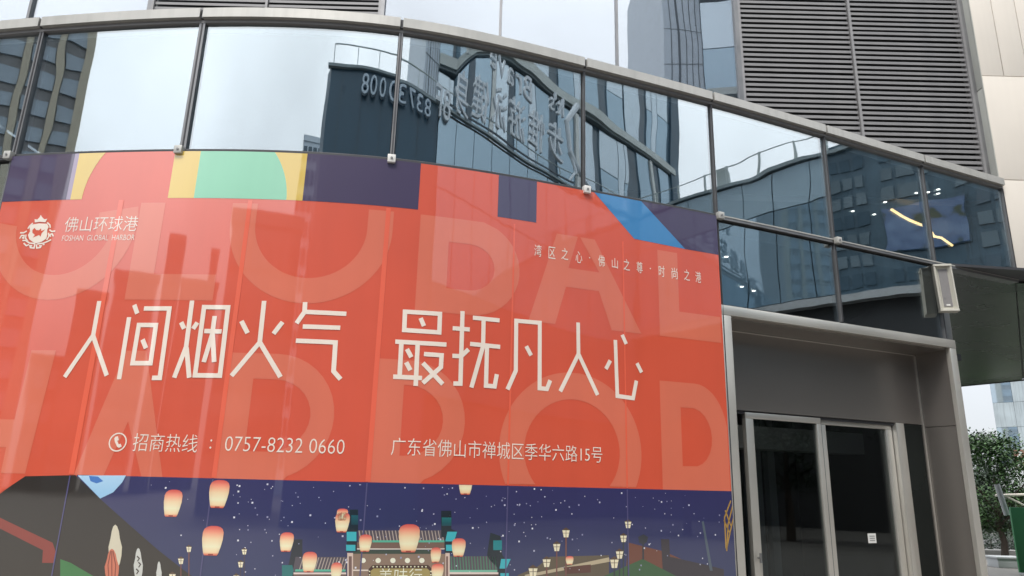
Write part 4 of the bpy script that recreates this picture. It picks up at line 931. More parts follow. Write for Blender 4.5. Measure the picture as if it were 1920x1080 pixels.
('night_scene_print',13,(96,84,66),[[(5.691,1.035),(5.788,1.1),(6.267,1.105),(6.264,0.804),(5.547,0.825),(5.543,0.981)]]),
('night_scene_print',15,(186,170,140),[[(5.596,0.981),(6.267,1.09),(6.273,1.06),(5.878,1.004),(5.596,0.962)]]),
('night_scene_print',16,(92,56,46),[[(5.894,1.027),(6.115,1.043),(6.115,0.988),(5.911,0.982)]]),
('night_scene_print',17,(58,92,58),[[(6.058,0.905),(6.556,1.076),(7.004,0.882),(6.994,0.683),(6.058,0.717)]]),
('night_scene_print',14,(112,66,50),[[(6.436,1.193),(6.757,1.125),(6.909,1.067),(7.089,1.013),(7.077,0.779),(6.381,0.801),(6.422,1.093)]]),
('night_scene_print',16,(56,50,56),[[(6.723,1.217),(6.799,1.216),(6.8,1.089),(7.143,1.022),(7.303,0.988),(7.282,0.672),(6.742,0.692)]]),
('night_scene_print',18,(80,92,104),[[(7.11,1.347),(7.129,1.353),(7.194,0.98),(7.167,0.981)]]),
('night_scene_print',18,(50,52,58),[[(6.521,1.233),(6.567,1.253),(6.61,1.232),(6.596,1.197),(6.571,1.182),(6.568,1.071),(6.553,1.071),(6.556,1.182),(6.528,1.192)]]),
('night_scene_print',18,(176,138,66),[[(7.4123,1.5091),(7.341,1.3794),(7.34,1.145),(7.328,1.145),(7.329,1.3826),(7.4017,1.5149)]]),
('night_scene_print',18,(176,138,66),[[(7.4316,1.4768),(7.3719,1.3255),(7.3449,1.1232),(7.3331,1.1248),(7.3601,1.3285),(7.4204,1.4812)]]),
('night_scene_print',18,(176,138,66),[[(7.4406,1.4008),(7.3896,1.2709),(7.3427,1.1331),(7.3313,1.1369),(7.3784,1.2751),(7.4294,1.4052)]]),
('night_scene_print',18,(176,138,66),[[(7.3505,1.4373),(7.3995,1.3183),(7.3885,1.3137),(7.3395,1.4327)]]),
('night_scene_print',18,(176,138,66),[[(7.3344,1.3617),(7.3874,1.2547),(7.3766,1.2493),(7.3236,1.3563)]]),
('night_scene_print',24,(88,66,48),[[(5.879,1.281),(5.912,1.302),(5.946,1.281)]]),
('night_scene_print',26,(240,228,196),[[(5.883,1.281),(5.942,1.281),(5.931,1.232),(5.895,1.232)]]),
('night_scene_print',27,(110,92,70),[[(5.91,1.281),(5.915,1.281),(5.915,1.232),(5.91,1.232)]]),
('night_scene_print',28,(110,92,70),[[(5.886,1.263),(5.939,1.263),(5.938,1.26),(5.888,1.26)]]),
('night_scene_print',23,(120,78,70),[[(5.907,1.232),(5.919,1.232),(5.92,0.768),(5.909,0.769)]]),
('night_scene_print',24,(88,66,48),[[(5.806,1.186),(5.839,1.207),(5.873,1.186)]]),
('night_scene_print',26,(240,228,196),[[(5.81,1.186),(5.868,1.186),(5.857,1.138),(5.822,1.138)]]),
('night_scene_print',27,(110,92,70),[[(5.837,1.186),(5.842,1.186),(5.842,1.138),(5.837,1.138)]]),
('night_scene_print',28,(110,92,70),[[(5.813,1.169),(5.865,1.169),(5.864,1.165),(5.815,1.165)]]),
('night_scene_print',23,(120,78,70),[[(5.834,1.138),(5.845,1.138),(5.847,0.771),(5.836,0.771)]]),
('night_scene_print',24,(88,66,48),[[(5.726,1.083),(5.761,1.105),(5.796,1.082)]]),
('night_scene_print',26,(240,228,196),[[(5.73,1.083),(5.792,1.082),(5.78,1.031),(5.743,1.031)]]),
('night_scene_print',27,(110,92,70),[[(5.758,1.083),(5.763,1.083),(5.764,1.031),(5.759,1.031)]]),
('night_scene_print',28,(110,92,70),[[(5.734,1.065),(5.789,1.064),(5.787,1.06),(5.735,1.061)]]),
('night_scene_print',23,(120,78,70),[[(5.756,1.031),(5.768,1.031),(5.77,0.773),(5.758,0.774)]]),
('night_scene_print',24,(88,66,48),[[(5.618,1.024),(5.656,1.049),(5.696,1.023)]]),
('night_scene_print',26,(240,228,196),[[(5.623,1.024),(5.691,1.023),(5.678,0.966),(5.637,0.967)]]),
('night_scene_print',27,(110,92,70),[[(5.654,1.024),(5.66,1.024),(5.661,0.966),(5.655,0.966)]]),
('night_scene_print',28,(110,92,70),[[(5.627,1.004),(5.688,1.003),(5.686,0.999),(5.628,1.0)]]),
('night_scene_print',23,(120,78,70),[[(5.651,0.967),(5.664,0.966),(5.666,0.776),(5.653,0.777)]]),
('night_scene_print',24,(88,66,48),[[(6.402,1.343),(6.435,1.362),(6.467,1.343)]]),
('night_scene_print',26,(240,228,196),[[(6.406,1.343),(6.463,1.343),(6.451,1.297),(6.417,1.297)]]),
('night_scene_print',27,(110,92,70),[[(6.432,1.343),(6.437,1.343),(6.436,1.297),(6.431,1.297)]]),
('night_scene_print',28,(110,92,70),[[(6.409,1.326),(6.46,1.327),(6.458,1.323),(6.41,1.323)]]),
('night_scene_print',23,(52,58,60),[[(6.428,1.297),(6.439,1.297),(6.427,0.751),(6.416,0.752)]]),
('night_scene_print',24,(88,66,48),[[(6.359,1.243),(6.393,1.263),(6.426,1.243)]]),
('night_scene_print',26,(240,228,196),[[(6.364,1.243),(6.421,1.243),(6.409,1.197),(6.375,1.197)]]),
('night_scene_print',27,(110,92,70),[[(6.39,1.243),(6.395,1.243),(6.394,1.197),(6.389,1.197)]]),
('night_scene_print',28,(110,92,70),[[(6.366,1.227),(6.418,1.226),(6.417,1.223),(6.368,1.223)]]),
('night_scene_print',23,(52,58,60),[[(6.386,1.197),(6.397,1.197),(6.388,0.753),(6.377,0.753)]]),
('night_scene_print',24,(88,66,48),[[(6.32,1.131),(6.357,1.153),(6.394,1.131)]]),
('night_scene_print',26,(240,228,196),[[(6.325,1.131),(6.389,1.131),(6.375,1.08),(6.337,1.08)]]),
('night_scene_print',27,(110,92,70),[[(6.354,1.131),(6.36,1.131),(6.359,1.08),(6.353,1.08)]]),
('night_scene_print',28,(110,92,70),[[(6.328,1.113),(6.385,1.112),(6.384,1.109),(6.33,1.109)]]),
('night_scene_print',23,(52,58,60),[[(6.35,1.08),(6.362,1.08),(6.355,0.754),(6.343,0.754)]]),
('night_scene_print',24,(88,66,48),[[(6.27,1.075),(6.312,1.099),(6.354,1.073)]]),
('night_scene_print',26,(240,228,196),[[(6.276,1.074),(6.348,1.074),(6.333,1.015),(6.289,1.016)]]),
('night_scene_print',27,(110,92,70),[[(6.309,1.074),(6.315,1.074),(6.314,1.016),(6.308,1.016)]]),
('night_scene_print',28,(110,92,70),[[(6.279,1.054),(6.344,1.053),(6.343,1.049),(6.281,1.049)]]),
('night_scene_print',23,(52,58,60),[[(6.304,1.016),(6.318,1.016),(6.313,0.755),(6.299,0.756)]]),
('night_scene_print',24,(88,66,48),[[(3.323,1.146),(3.341,1.161),(3.363,1.147)]]),
('night_scene_print',26,(240,228,196),[[(3.326,1.147),(3.36,1.147),(3.358,1.116),(3.337,1.115)]]),
('night_scene_print',27,(110,92,70),[[(3.341,1.147),(3.344,1.147),(3.349,1.116),(3.346,1.115)]]),
('night_scene_print',28,(110,92,70),[[(3.329,1.135),(3.36,1.136),(3.359,1.134),(3.33,1.133)]]),
('night_scene_print',23,(120,78,70),[[(3.344,1.115),(3.351,1.116),(3.392,0.824),(3.385,0.824)]]),
('night_scene_print',24,(88,66,48),[[(3.281,1.073),(3.3,1.088),(3.323,1.075)]]),
('night_scene_print',26,(240,228,196),[[(3.283,1.073),(3.32,1.074),(3.318,1.041),(3.296,1.04)]]),
('night_scene_print',27,(110,92,70),[[(3.3,1.074),(3.304,1.074),(3.308,1.04),(3.305,1.04)]]),
('night_scene_print',28,(110,92,70),[[(3.287,1.062),(3.32,1.062),(3.32,1.06),(3.288,1.059)]]),
('night_scene_print',23,(120,78,70),[[(3.303,1.04),(3.31,1.04),(3.341,0.823),(3.334,0.823)]]),
('night_scene_print',24,(88,66,48),[[(3.236,0.977),(3.258,0.994),(3.284,0.978)]]),
('night_scene_print',26,(240,228,196),[[(3.239,0.977),(3.281,0.978),(3.279,0.94),(3.254,0.939)]]),
('night_scene_print',27,(110,92,70),[[(3.259,0.977),(3.262,0.977),(3.268,0.94),(3.264,0.94)]]),
('night_scene_print',28,(110,92,70),[[(3.244,0.963),(3.281,0.964),(3.281,0.962),(3.245,0.961)]]),
('night_scene_print',23,(120,78,70),[[(3.262,0.94),(3.27,0.94),(3.287,0.821),(3.279,0.821)]]),
('night_scene_print',24,(88,66,48),[[(3.684,1.139),(3.701,1.152),(3.722,1.14)]]),
('night_scene_print',26,(240,228,196),[[(3.686,1.139),(3.719,1.14),(3.716,1.109),(3.697,1.109)]]),
('night_scene_print',27,(110,92,70),[[(3.701,1.139),(3.704,1.139),(3.708,1.109),(3.705,1.109)]]),
('night_scene_print',28,(110,92,70),[[(3.689,1.128),(3.719,1.129),(3.718,1.126),(3.69,1.126)]]),
('night_scene_print',23,(70,60,70),[[(3.703,1.109),(3.71,1.109),(3.742,0.832),(3.736,0.832)]]),
('night_scene_print',24,(88,66,48),[[(3.669,1.061),(3.687,1.075),(3.709,1.062)]]),
('night_scene_print',26,(240,228,196),[[(3.671,1.061),(3.706,1.062),(3.703,1.029),(3.682,1.029)]]),
('night_scene_print',27,(110,92,70),[[(3.687,1.061),(3.69,1.061),(3.694,1.029),(3.691,1.029)]]),
('night_scene_print',28,(110,92,70),[[(3.674,1.049),(3.706,1.05),(3.705,1.048),(3.676,1.047)]]),
('night_scene_print',23,(70,60,70),[[(3.689,1.029),(3.696,1.029),(3.719,0.831),(3.713,0.831)]]),
('night_scene_print',24,(88,66,48),[[(3.65,0.978),(3.669,0.994),(3.693,0.979)]]),
('night_scene_print',26,(240,228,196),[[(3.652,0.978),(3.69,0.979),(3.687,0.945),(3.664,0.944)]]),
('night_scene_print',27,(110,92,70),[[(3.669,0.979),(3.673,0.979),(3.677,0.944),(3.674,0.944)]]),
('night_scene_print',28,(110,92,70),[[(3.656,0.966),(3.689,0.967),(3.689,0.964),(3.657,0.964)]]),
('night_scene_print',23,(70,60,70),[[(3.672,0.944),(3.679,0.944),(3.692,0.831),(3.685,0.831)]])]
from collections import defaultdict
grp = defaultdict(list)
for i, (nm, lvl, col, rings) in enumerate(ART):
    key = nm if (nm.startswith("headline") or nm in ("crest", "phone_icon", "night_scene_print")) else nm + "#%d" % i
    grp[key].append((lvl, col, rings))
for key, sh in grp.items():
    nm = key.split("#")[0]
    if nm.startswith("headline"): nm = "headline_character"
    o = print_part(nm, sh, banner)
# the stars of the night picture: too many to count
st = [(19, c, [[(s - q, z - q), (s + q, z - q), (s + q, z + q), (s - q, z + q)]]) for s, z, q, c in [(5.831,1.423,0.0055,(226,226,236)),(6.939,1.452,0.0022,(196,196,216)),(5.189,1.193,0.003,(196,196,216)),(3.888,1.104,0.003,(196,196,216)),(4.263,1.35,0.004,(196,196,216)),(6.617,1.179,0.0055,(226,226,236)),(5.066,1.275,0.0022,(150,150,180)),(5.418,1.501,0.003,(150,150,180)),(4.764,1.15,0.0055,(196,196,216)),(5.547,1.205,0.0055,(226,226,236)),(4.409,1.568,0.003,(196,196,216)),(4.716,1.1,0.0055,(150,150,180)),(6.812,1.269,0.0022,(196,196,216)),(6.016,1.144,0.003,(196,196,216)),(4.357,1.085,0.0055,(196,196,216)),(4.712,1.269,0.004,(150,150,180)),(4.315,1.07,0.0055,(226,226,236)),(5.892,1.026,0.003,(150,150,180)),(7.039,1.407,0.004,(196,196,216)),(4.901,1.195,0.004,(150,150,180)),(5.414,1.239,0.003,(150,150,180)),(3.841,1.332,0.0022,(226,226,236)),(5.059,1.127,0.0022,(196,196,216)),(6.573,1.153,0.0055,(226,226,236)),(3.827,1.346,0.0055,(150,150,180)),(3.994,1.505,0.003,(150,150,180)),(3.726,1.002,0.004,(196,196,216)),(5.96,1.396,0.004,(226,226,236)),(3.414,1.316,0.0022,(150,150,180)),(4.605,1.234,0.003,(150,150,180)),(5.034,1.377,0.004,(150,150,180)),(6.96,1.544,0.0022,(150,150,180)),(7.132,1.374,0.0022,(150,150,180)),(4.722,1.302,0.0055,(226,226,236)),(4.978,1.218,0.0055,(196,196,216)),(6.411,1.105,0.003,(196,196,216)),(6.003,1.222,0.0022,(196,196,216)),(3.612,1.339,0.0055,(226,226,236)),(4.834,1.027,0.0022,(150,150,180)),(5.598,1.464,0.004,(150,150,180)),(6.541,1.03,0.0055,(150,150,180)),(3.804,1.556,0.0055,(196,196,216)),(5.965,1.217,0.0055,(150,150,180)),(6.675,1.438,0.0022,(226,226,236)),(6.778,1.096,0.004,(150,150,180)),(3.934,1.346,0.004,(150,150,180)),(6.683,1.133,0.0022,(226,226,236)),(3.642,1.362,0.0022,(226,226,236)),(6.837,1.322,0.0055,(150,150,180)),(4.47,1.432,0.0022,(226,226,236)),(3.133,1.516,0.0055,(226,226,236)),(5.293,1.51,0.003,(150,150,180)),(6.293,1.194,0.004,(196,196,216)),(4.807,1.337,0.003,(150,150,180)),(6.965,1.333,0.0022,(150,150,180)),(5.741,1.514,0.004,(226,226,236)),(4.536,1.083,0.0022,(226,226,236)),(5.628,1.45,0.003,(196,196,216)),(5.47,1.272,0.0022,(196,196,216)),(3.657,1.263,0.003,(226,226,236)),(5.647,1.293,0.0055,(226,226,236)),(3.873,1.197,0.004,(226,226,236)),(5.658,1.568,0.0055,(226,226,236)),(4.553,1.23,0.003,(226,226,236)),(4.918,1.311,0.004,(150,150,180)),(7.085,1.348,0.003,(226,226,236)),(5.291,1.161,0.0022,(150,150,180)),(5.027,1.358,0.0055,(226,226,236)),(6.323,1.068,0.003,(196,196,216)),(3.831,1.247,0.0022,(226,226,236)),(3.98,1.423,0.003,(196,196,216)),(7.077,1.028,0.004,(196,196,216)),(7.092,1.261,0.0055,(196,196,216)),(6.765,1.404,0.004,(226,226,236)),(4.103,1.363,0.0055,(196,196,216)),(3.619,1.505,0.0055,(226,226,236)),(5.901,1.488,0.004,(196,196,216)),(3.707,1.289,0.003,(196,196,216)),(3.589,1.481,0.0022,(196,196,216)),(3.918,0.985,0.003,(150,150,180)),(5.244,1.297,0.003,(196,196,216)),(4.99,1.513,0.004,(150,150,180)),(6.994,1.471,0.0055,(226,226,236)),(3.989,1.318,0.0055,(226,226,236)),(6.569,1.456,0.0022,(196,196,216)),(6.83,1.501,0.0022,(226,226,236)),(4.84,1.404,0.0055,(226,226,236)),(5.301,1.333,0.003,(196,196,216)),(3.784,1.022,0.003,(226,226,236)),(5.639,1.318,0.003,(226,226,236)),(4.107,1.543,0.0022,(196,196,216)),(5.004,1.065,0.004,(196,196,216)),(5.814,1.467,0.0022,(196,196,216)),(4.714,1.555,0.004,(226,226,236)),(5.939,1.445,0.0055,(150,150,180)),(6.017,1.46,0.0055,(150,150,180)),(6.201,1.104,0.004,(226,226,236)),(3.281,1.218,0.004,(226,226,236)),(5.356,1.45,0.0022,(226,226,236)),(3.831,1.531,0.003,(226,226,236)),(5.097,1.047,0.004,(196,196,216)),(4.161,1.46,0.0022,(150,150,180)),(4.205,1.315,0.003,(226,226,236)),(3.233,1.48,0.003,(226,226,236)),(5.546,1.457,0.004,(226,226,236)),(4.344,1.56,0.004,(196,196,216)),(3.656,1.107,0.0022,(196,196,216)),(3.692,1.439,0.0022,(196,196,216)),(6.41,1.211,0.0055,(226,226,236)),(4.324,1.234,0.0055,(196,196,216)),(3.916,1.239,0.003,(226,226,236)),(5.881,1.206,0.0022,(196,196,216)),(3.739,1.185,0.003,(196,196,216)),(5.448,1.431,0.0022,(150,150,180)),(6.422,1.453,0.003,(196,196,216)),(7.279,1.344,0.004,(150,150,180)),(6.175,1.5,0.003,(196,196,216)),(4.354,1.333,0.0022,(196,196,216)),(5.019,1.555,0.0022,(196,196,216)),(4.541,1.364,0.0055,(150,150,180)),(3.918,1.325,0.0022,(196,196,216)),(3.705,1.148,0.0055,(226,226,236)),(3.954,1.063,0.004,(226,226,236)),(4.374,1.297,0.003,(150,150,180)),(5.411,1.483,0.0055,(150,150,180)),(4.708,1.219,0.003,(226,226,236)),(6.587,1.298,0.004,(196,196,216)),(6.02,1.008,0.003,(226,226,236)),(4.433,1.338,0.0055,(150,150,180)),(5.23,1.425,0.0022,(196,196,216)),(4.167,1.226,0.0022,(150,150,180)),(5.432,1.451,0.0055,(196,196,216)),(4.148,1.479,0.003,(196,196,216)),(3.789,1.522,0.0022,(196,196,216)),(4.556,1.411,0.0022,(226,226,236)),(5.718,1.374,0.003,(226,226,236)),(5.946,1.017,0.0022,(196,196,216)),(3.938,1.184,0.004,(196,196,216)),(5.484,1.05,0.0022,(226,226,236)),(7.103,1.073,0.004,(226,226,236)),(6.729,1.278,0.0055,(196,196,216)),(7.236,1.247,0.0055,(226,226,236)),(5.453,0.995,0.003,(150,150,180)),(4.898,1.146,0.003,(150,150,180)),(3.606,1.545,0.004,(226,226,236)),(3.82,1.266,0.004,(150,150,180)),(4.845,1.225,0.003,(196,196,216)),(4.842,1.555,0.004,(196,196,216)),(5.193,1.007,0.0022,(226,226,236)),(3.839,1.542,0.003,(226,226,236)),(4.842,1.412,0.004,(226,226,236)),(3.292,1.447,0.0022,(196,196,216)),(3.76,1.359,0.004,(150,150,180)),(5.137,1.498,0.003,(196,196,216)),(4.424,1.037,0.0055,(226,226,236)),(6.664,1.52,0.003,(196,196,216)),(4.875,1.29,0.0022,(196,196,216)),(4.158,1.054,0.0055,(150,150,180)),(5.802,1.561,0.0022,(150,150,180)),(6.777,1.558,0.0022,(226,226,236)),(5.045,1.561,0.004,(196,196,216)),(5.869,1.473,0.003,(226,226,236)),(3.712,1.262,0.004,(150,150,180)),(4.834,1.294,0.0022,(150,150,180)),(4.963,1.224,0.003,(196,196,216)),(4.366,1.07,0.0055,(226,226,236)),(6.383,1.552,0.0055,(226,226,236)),(5.51,1.315,0.0055,(150,150,180)),(5.505,1.39,0.003,(196,196,216)),(4.922,1.385,0.004,(196,196,216)),(5.425,1.244,0.0055,(226,226,236)),(3.915,1.449,0.0022,(196,196,216)),(4.84,1.406,0.003,(196,196,216)),(6.825,1.396,0.003,(226,226,236)),(6.401,1.11,0.0022,(226,226,236)),(5.023,1.186,0.0055,(226,226,236)),(4.617,1.121,0.004,(196,196,216)),(3.153,1.557,0.0022,(150,150,180)),(3.203,1.4,0.0022,(150,150,180)),(5.514,1.325,0.003,(226,226,236)),(6.885,1.243,0.0055,(226,226,236)),(6.503,1.522,0.0022,(196,196,216)),(5.543,1.452,0.0055,(150,150,180)),(7.064,1.235,0.004,(150,150,180)),(5.411,1.138,0.004,(226,226,236)),(5.641,1.369,0.003,(226,226,236)),(6.311,1.37,0.003,(226,226,236)),(3.709,1.456,0.0022,(226,226,236)),(3.906,1.452,0.0022,(150,150,180)),(4.064,1.096,0.003,(196,196,216)),(6.471,1.323,0.004,(226,226,236)),(5.711,1.563,0.004,(226,226,236)),(6.192,1.481,0.0055,(196,196,216)),(3.626,1.431,0.004,(226,226,236)),(4.729,1.166,0.003,(226,226,236)),(3.655,1.195,0.0055,(226,226,236)),(4.877,1.173,0.0022,(150,150,180)),(3.719,1.435,0.0055,(226,226,236)),(7.146,1.031,0.004,(226,226,236)),(5.3,1.335,0.0022,(196,196,216)),(5.025,1.225,0.003,(226,226,236)),(3.966,1.294,0.003,(150,150,180)),(6.046,1.25,0.0055,(150,150,180)),(5.333,1.44,0.003,(226,226,236)),(6.527,1.0,0.0055,(150,150,180)),(4.03,1.438,0.0022,(196,196,216)),(5.765,1.228,0.0055,(150,150,180)),(4.651,0.996,0.003,(196,196,216)),(4.974,1.563,0.003,(226,226,236)),(6.716,1.501,0.003,(196,196,216)),(4.24,1.52,0.003,(196,196,216)),(5.07,1.398,0.0022,(226,226,236)),(4.012,1.479,0.004,(150,150,180)),(3.634,1.471,0.0022,(196,196,216)),(3.5,1.221,0.004,(226,226,236)),(5.663,1.141,0.0055,(196,196,216)),(6.789,1.496,0.004,(150,150,180)),(4.047,1.182,0.003,(150,150,180)),(3.935,1.188,0.0055,(226,226,236)),(3.445,1.21,0.0055,(226,226,236)),(5.673,1.32,0.003,(226,226,236)),(4.933,1.319,0.0055,(226,226,236)),(5.18,1.363,0.003,(150,150,180)),(7.286,1.397,0.0055,(150,150,180)),(5.009,1.52,0.004,(226,226,236)),(6.628,1.185,0.003,(196,196,216)),(5.583,1.333,0.004,(150,150,180)),(5.687,1.478,0.003,(150,150,180)),(6.826,1.446,0.003,(150,150,180)),(4.835,1.106,0.0055,(196,196,216)),(3.742,1.402,0.004,(150,150,180)),(4.347,1.422,0.003,(196,196,216)),(5.517,1.016,0.004,(196,196,216)),(3.622,1.54,0.0055,(226,226,236)),(5.581,1.266,0.003,(226,226,236)),(5.787,1.221,0.003,(226,226,236)),(5.596,1.241,0.003,(196,196,216)),(6.067,1.523,0.003,(226,226,236)),(4.693,1.303,0.004,(196,196,216)),(6.926,1.287,0.004,(226,226,236)),(4.785,1.415,0.0022,(196,196,216)),(4.415,1.568,0.003,(150,150,180)),(5.528,1.455,0.004,(196,196,216)),(3.032,1.532,0.0022,(196,196,216)),(5.433,1.497,0.003,(196,196,216)),(5.074,1.487,0.004,(150,150,180)),(5.519,1.546,0.004,(196,196,216)),(5.202,1.295,0.0055,(226,226,236)),(6.739,1.492,0.0055,(226,226,236))]]
o = print_part("star_print", st, banner)
o["kind"] = "stuff"
# floating paper lanterns, shaded from red crown to pale glow
for s, z0, zc, w, z1 in [(3.195, 1.333, 1.506, 0.12, 1.506), (3.493, 1.396, 1.576, 0.13, 1.576), (3.4895, 1.098, 1.282, 0.135, 1.282), (3.9675, 1.131, 1.252, 0.088, 1.252), (4.126, 1.006, 1.133, 0.091, 1.133), (4.3025, 0.961, 1.068, 0.07, 1.068), (4.31, 1.334, 1.41, 0.072, 1.41), (4.3145, 1.258, 1.386, 0.093, 1.386), (4.475, 1.137, 1.246, 0.082, 1.246), (4.7625, 1.135, 1.316, 0.14, 1.316), (5.138, 1.518, 1.585, 0.098, 1.655), (5.107, 1.106, 1.226, 0.096, 1.226), (4.9505, 1.069, 1.166, 0.071, 1.166), (4.9675, 0.959, 1.062, 0.082, 1.062), (5.942, 1.044, 1.103, 0.061, 1.103)]:
    h = z1 - z0; sh = []
    half = [(0.0, .30), (.04, .34), (.10, .37), (.30, .44), (.55, .50), (.78, .50), (.90, .44), (.97, .30), (1.0, .14)]
    ramp_ = [(214, 92, 76), (226, 130, 100), (246, 206, 160), (252, 228, 190), (248, 206, 164), (236, 152, 122), (222, 112, 96), (214, 92, 82), (206, 80, 74)]
    bm = bmesh.new(); lay = bm.verts.layers.float_color.new("Col"); off = bm.verts.layers.float.new("off")
    rows_ = []
    for (t_, hw), c in zip(half, ramp_):
        row = []
        for q, e_ in ((-1, .94), (-.5, 1.04), (0, 1.06), (.5, 1.04), (1, .94)):
            vtx = bm.verts.new((s + q * hw * w, z0 + t_ * h, 0)); vtx[lay] = tuple(min(.92, x * e_) for x in pcol(c)[:3]) + (1,); vtx[off] = 34 * LV; row.append(vtx)
        rows_.append(row)
    for r0, r1 in zip(rows_, rows_[1:]):
        for i in range(4): bm.faces.new((r0[i], r0[i + 1], r1[i + 1], r1[i]))
    if z1 > 1.584:
        bmesh.ops.bisect_plane(bm, geom=bm.verts[:] + bm.edges[:] + bm.faces[:], plane_co=(0, 1.584, 0), plane_no=(0, 1, 0), clear_outer=True)
    wrap(bm, "lantern_print", off, banner)
    print_part("lantern_rim", [(36, (150, 56, 46), [[(s - .12 * w, z0 + .01 * h), (s + .12 * w, z0 + .01 * h), (s + .12 * w, z0 + .055 * h), (s - .12 * w, z0 + .055 * h)]])], banner)

# lettering set with the built-in font
def text_mesh(body, spacing=1.0, thin=0.0):
    c = bpy.data.curves.new("t", 'FONT'); c.body = body; c.resolution_u = 3; c.space_character = spacing; c.offset = thin
    o = bpy.data.objects.new("t", c); COL.objects.link(o)
    dg = bpy.context.evaluated_depsgraph_get()
    me = bpy.data.meshes.new_from_object(o.evaluated_get(dg))
    bpy.data.objects.remove(o); bpy.data.curves.remove(c)
    return me

def print_text(name, body, s0, s1, z0, z1, col, lvl=26, spacing=1.0, parent=None, bold=0.0):
    me = text_mesh(body, spacing, 0.0 if name.startswith("slogan") else (-.012 if body[0].isdigit() else -.007))
    co = [q.co for q in me.vertices]
    x0, x1 = min(q.x for q in co), max(q.x for q in co); y0, y1 = min(q.y for q in co), max(q.y for q in co)
    bm = bmesh.new(); bm.from_mesh(me)
    lay = bm.verts.layers.float_color.new("Col"); off = bm.verts.layers.float.new("off")
    for q in bm.verts:
        q.co = Vector((s0 + (q.co.x - x0) / (x1 - x0) * (s1 - s0), z0 + (q.co.y - y0) / (y1 - y0) * (z1 - z0), 0))
        q[lay] = pcol(col); q[off] = lvl * LV
    return wrap(bm, name, off, parent or banner)
CR = (238, 224, 210)
print_text("hotline_lettering", "招商热线", 2.862, 3.306, 1.752, 1.872, CR)
print_text("hotline_lettering", ":", 3.390, 3.402, 1.78, 1.842, CR)
print_text("hotline_lettering", "0757-8232 0660", 3.492, 4.287, 1.768, 1.866, CR)
print_text("address_lettering", "广东省佛山市禅城区季华六路15号", 4.603, 6.218, 1.772, 1.893, CR)
print_text("logo_lettering", "佛山环球港", 2.035, 2.622, 3.348, 3.468, CR)
print_text("logo_lettering", "FOSHAN  GLOBAL  HARBOR", 2.036, 2.616, 3.277, 3.320, CR)
for ch, s, z in [('湾', 5.656, 3.404), ('区', 5.778, 3.403), ('之', 5.892, 3.41), ('心', 6.018, 3.4), ('·', 6.116, 3.409), ('佛', 6.226, 3.397), ('山', 6.352, 3.396), ('之', 6.465, 3.397), ('尊', 6.59, 3.391), ('·', 6.696, 3.395), ('时', 6.809, 3.387), ('尚', 6.94, 3.385), ('之', 7.067, 3.388), ('港', 7.186, 3.384)]:
    if ch == '·':
        print_text("slogan_lettering", ch, s - .006, s + .006, z - .006, z + .006, CR)
    elif ch in '山': print_text("slogan_lettering", ch, s - .028, s + .028, z - .046, z + .044, CR)
    else: print_text("slogan_lettering", ch, s - .030, s + .030, z - .050, z + .050, CR)
for ch, s in zip("美味行", (4.578, 4.680, 4.776)):
    print_text("signboard_lettering", ch, s, s + .088, .935, 1.033, (250, 240, 214), 36)

# ------------------------------------------------------------------ across the plaza: what the mirror glass reflects
ME_ = dict(
    dark2=surf("teal_cladding", (.065, .115, .155), .3, 0, .25, .6, spec=.5, streak=.3),
    dark=surf("navy_cladding", (.042, .09, .135), .35, 0, .12, .5, spec=.4, streak=.1),
    blue=mirror_glass("sky_blue_glass", (.62, .77, .88), .36, (.1, .15, .2), .0006, .3, body=(.17, .26, .33), bodyfac=1.0, rough=.02),
    pale=mirror_glass("pale_blue_glass", (.80, .90, .97), .46, (.1, .15, .2), .0006, .3, body=(.2, .27, .33), bodyfac=1.0, rough=.02),
    deep=surf("deep_blue_glass", (.055, .095, .13), .12, 0, .2, .6, spec=.6),
    fin=surf("white_fin", (.62, .66, .66), .5),
    band=surf("green_grey_band", (.50, .55, .54), .5, 0, .08, 2),
    grey=surf("grey_tower_cladding", (.56, .64, .72), .55, 0, .1, 1),
    line=surf("curtain_wall_joint", (.05, .07, .09), .5),
    letter=surf("sign_letter_face", (.60, .66, .72), .4),
    letter2=surf("pale_blue_letter", (.42, .52, .62), .4),
    rail=surf("roof_railing", (.42, .48, .48), .5),
    beige=surf("beige_render", (.42, .39, .31), .75, 0, .06, 1),
    brown=surf("brown_render", (.20, .205, .215), .8, 0, .08, 1),
    pane=surf("reflecting_window", (.25, .32, .39), .10, 0, .15, .4, spec=.8),
    slate=surf("slate_window", (.12, .17, .205), .3, 0, .2, .4),
    mid=surf("slate_render", (.16, .18, .20), .8, 0, .1, .7),
    plain=surf("hazy_blue_panel", (.32, .43, .51), .3, 0, .05, .3),
    milk=surf("milky_glass_panel", (.40, .46, .49), .22, 0, .22, .5, streak=.3),
    gap=surf("cornice_underside", (.22, .27, .29), .6),
    dim=surf("dim_undercroft", (.055, .056, .058), .8),
    ledge=surf("pale_ledge", (.40, .42, .43), .6),
)
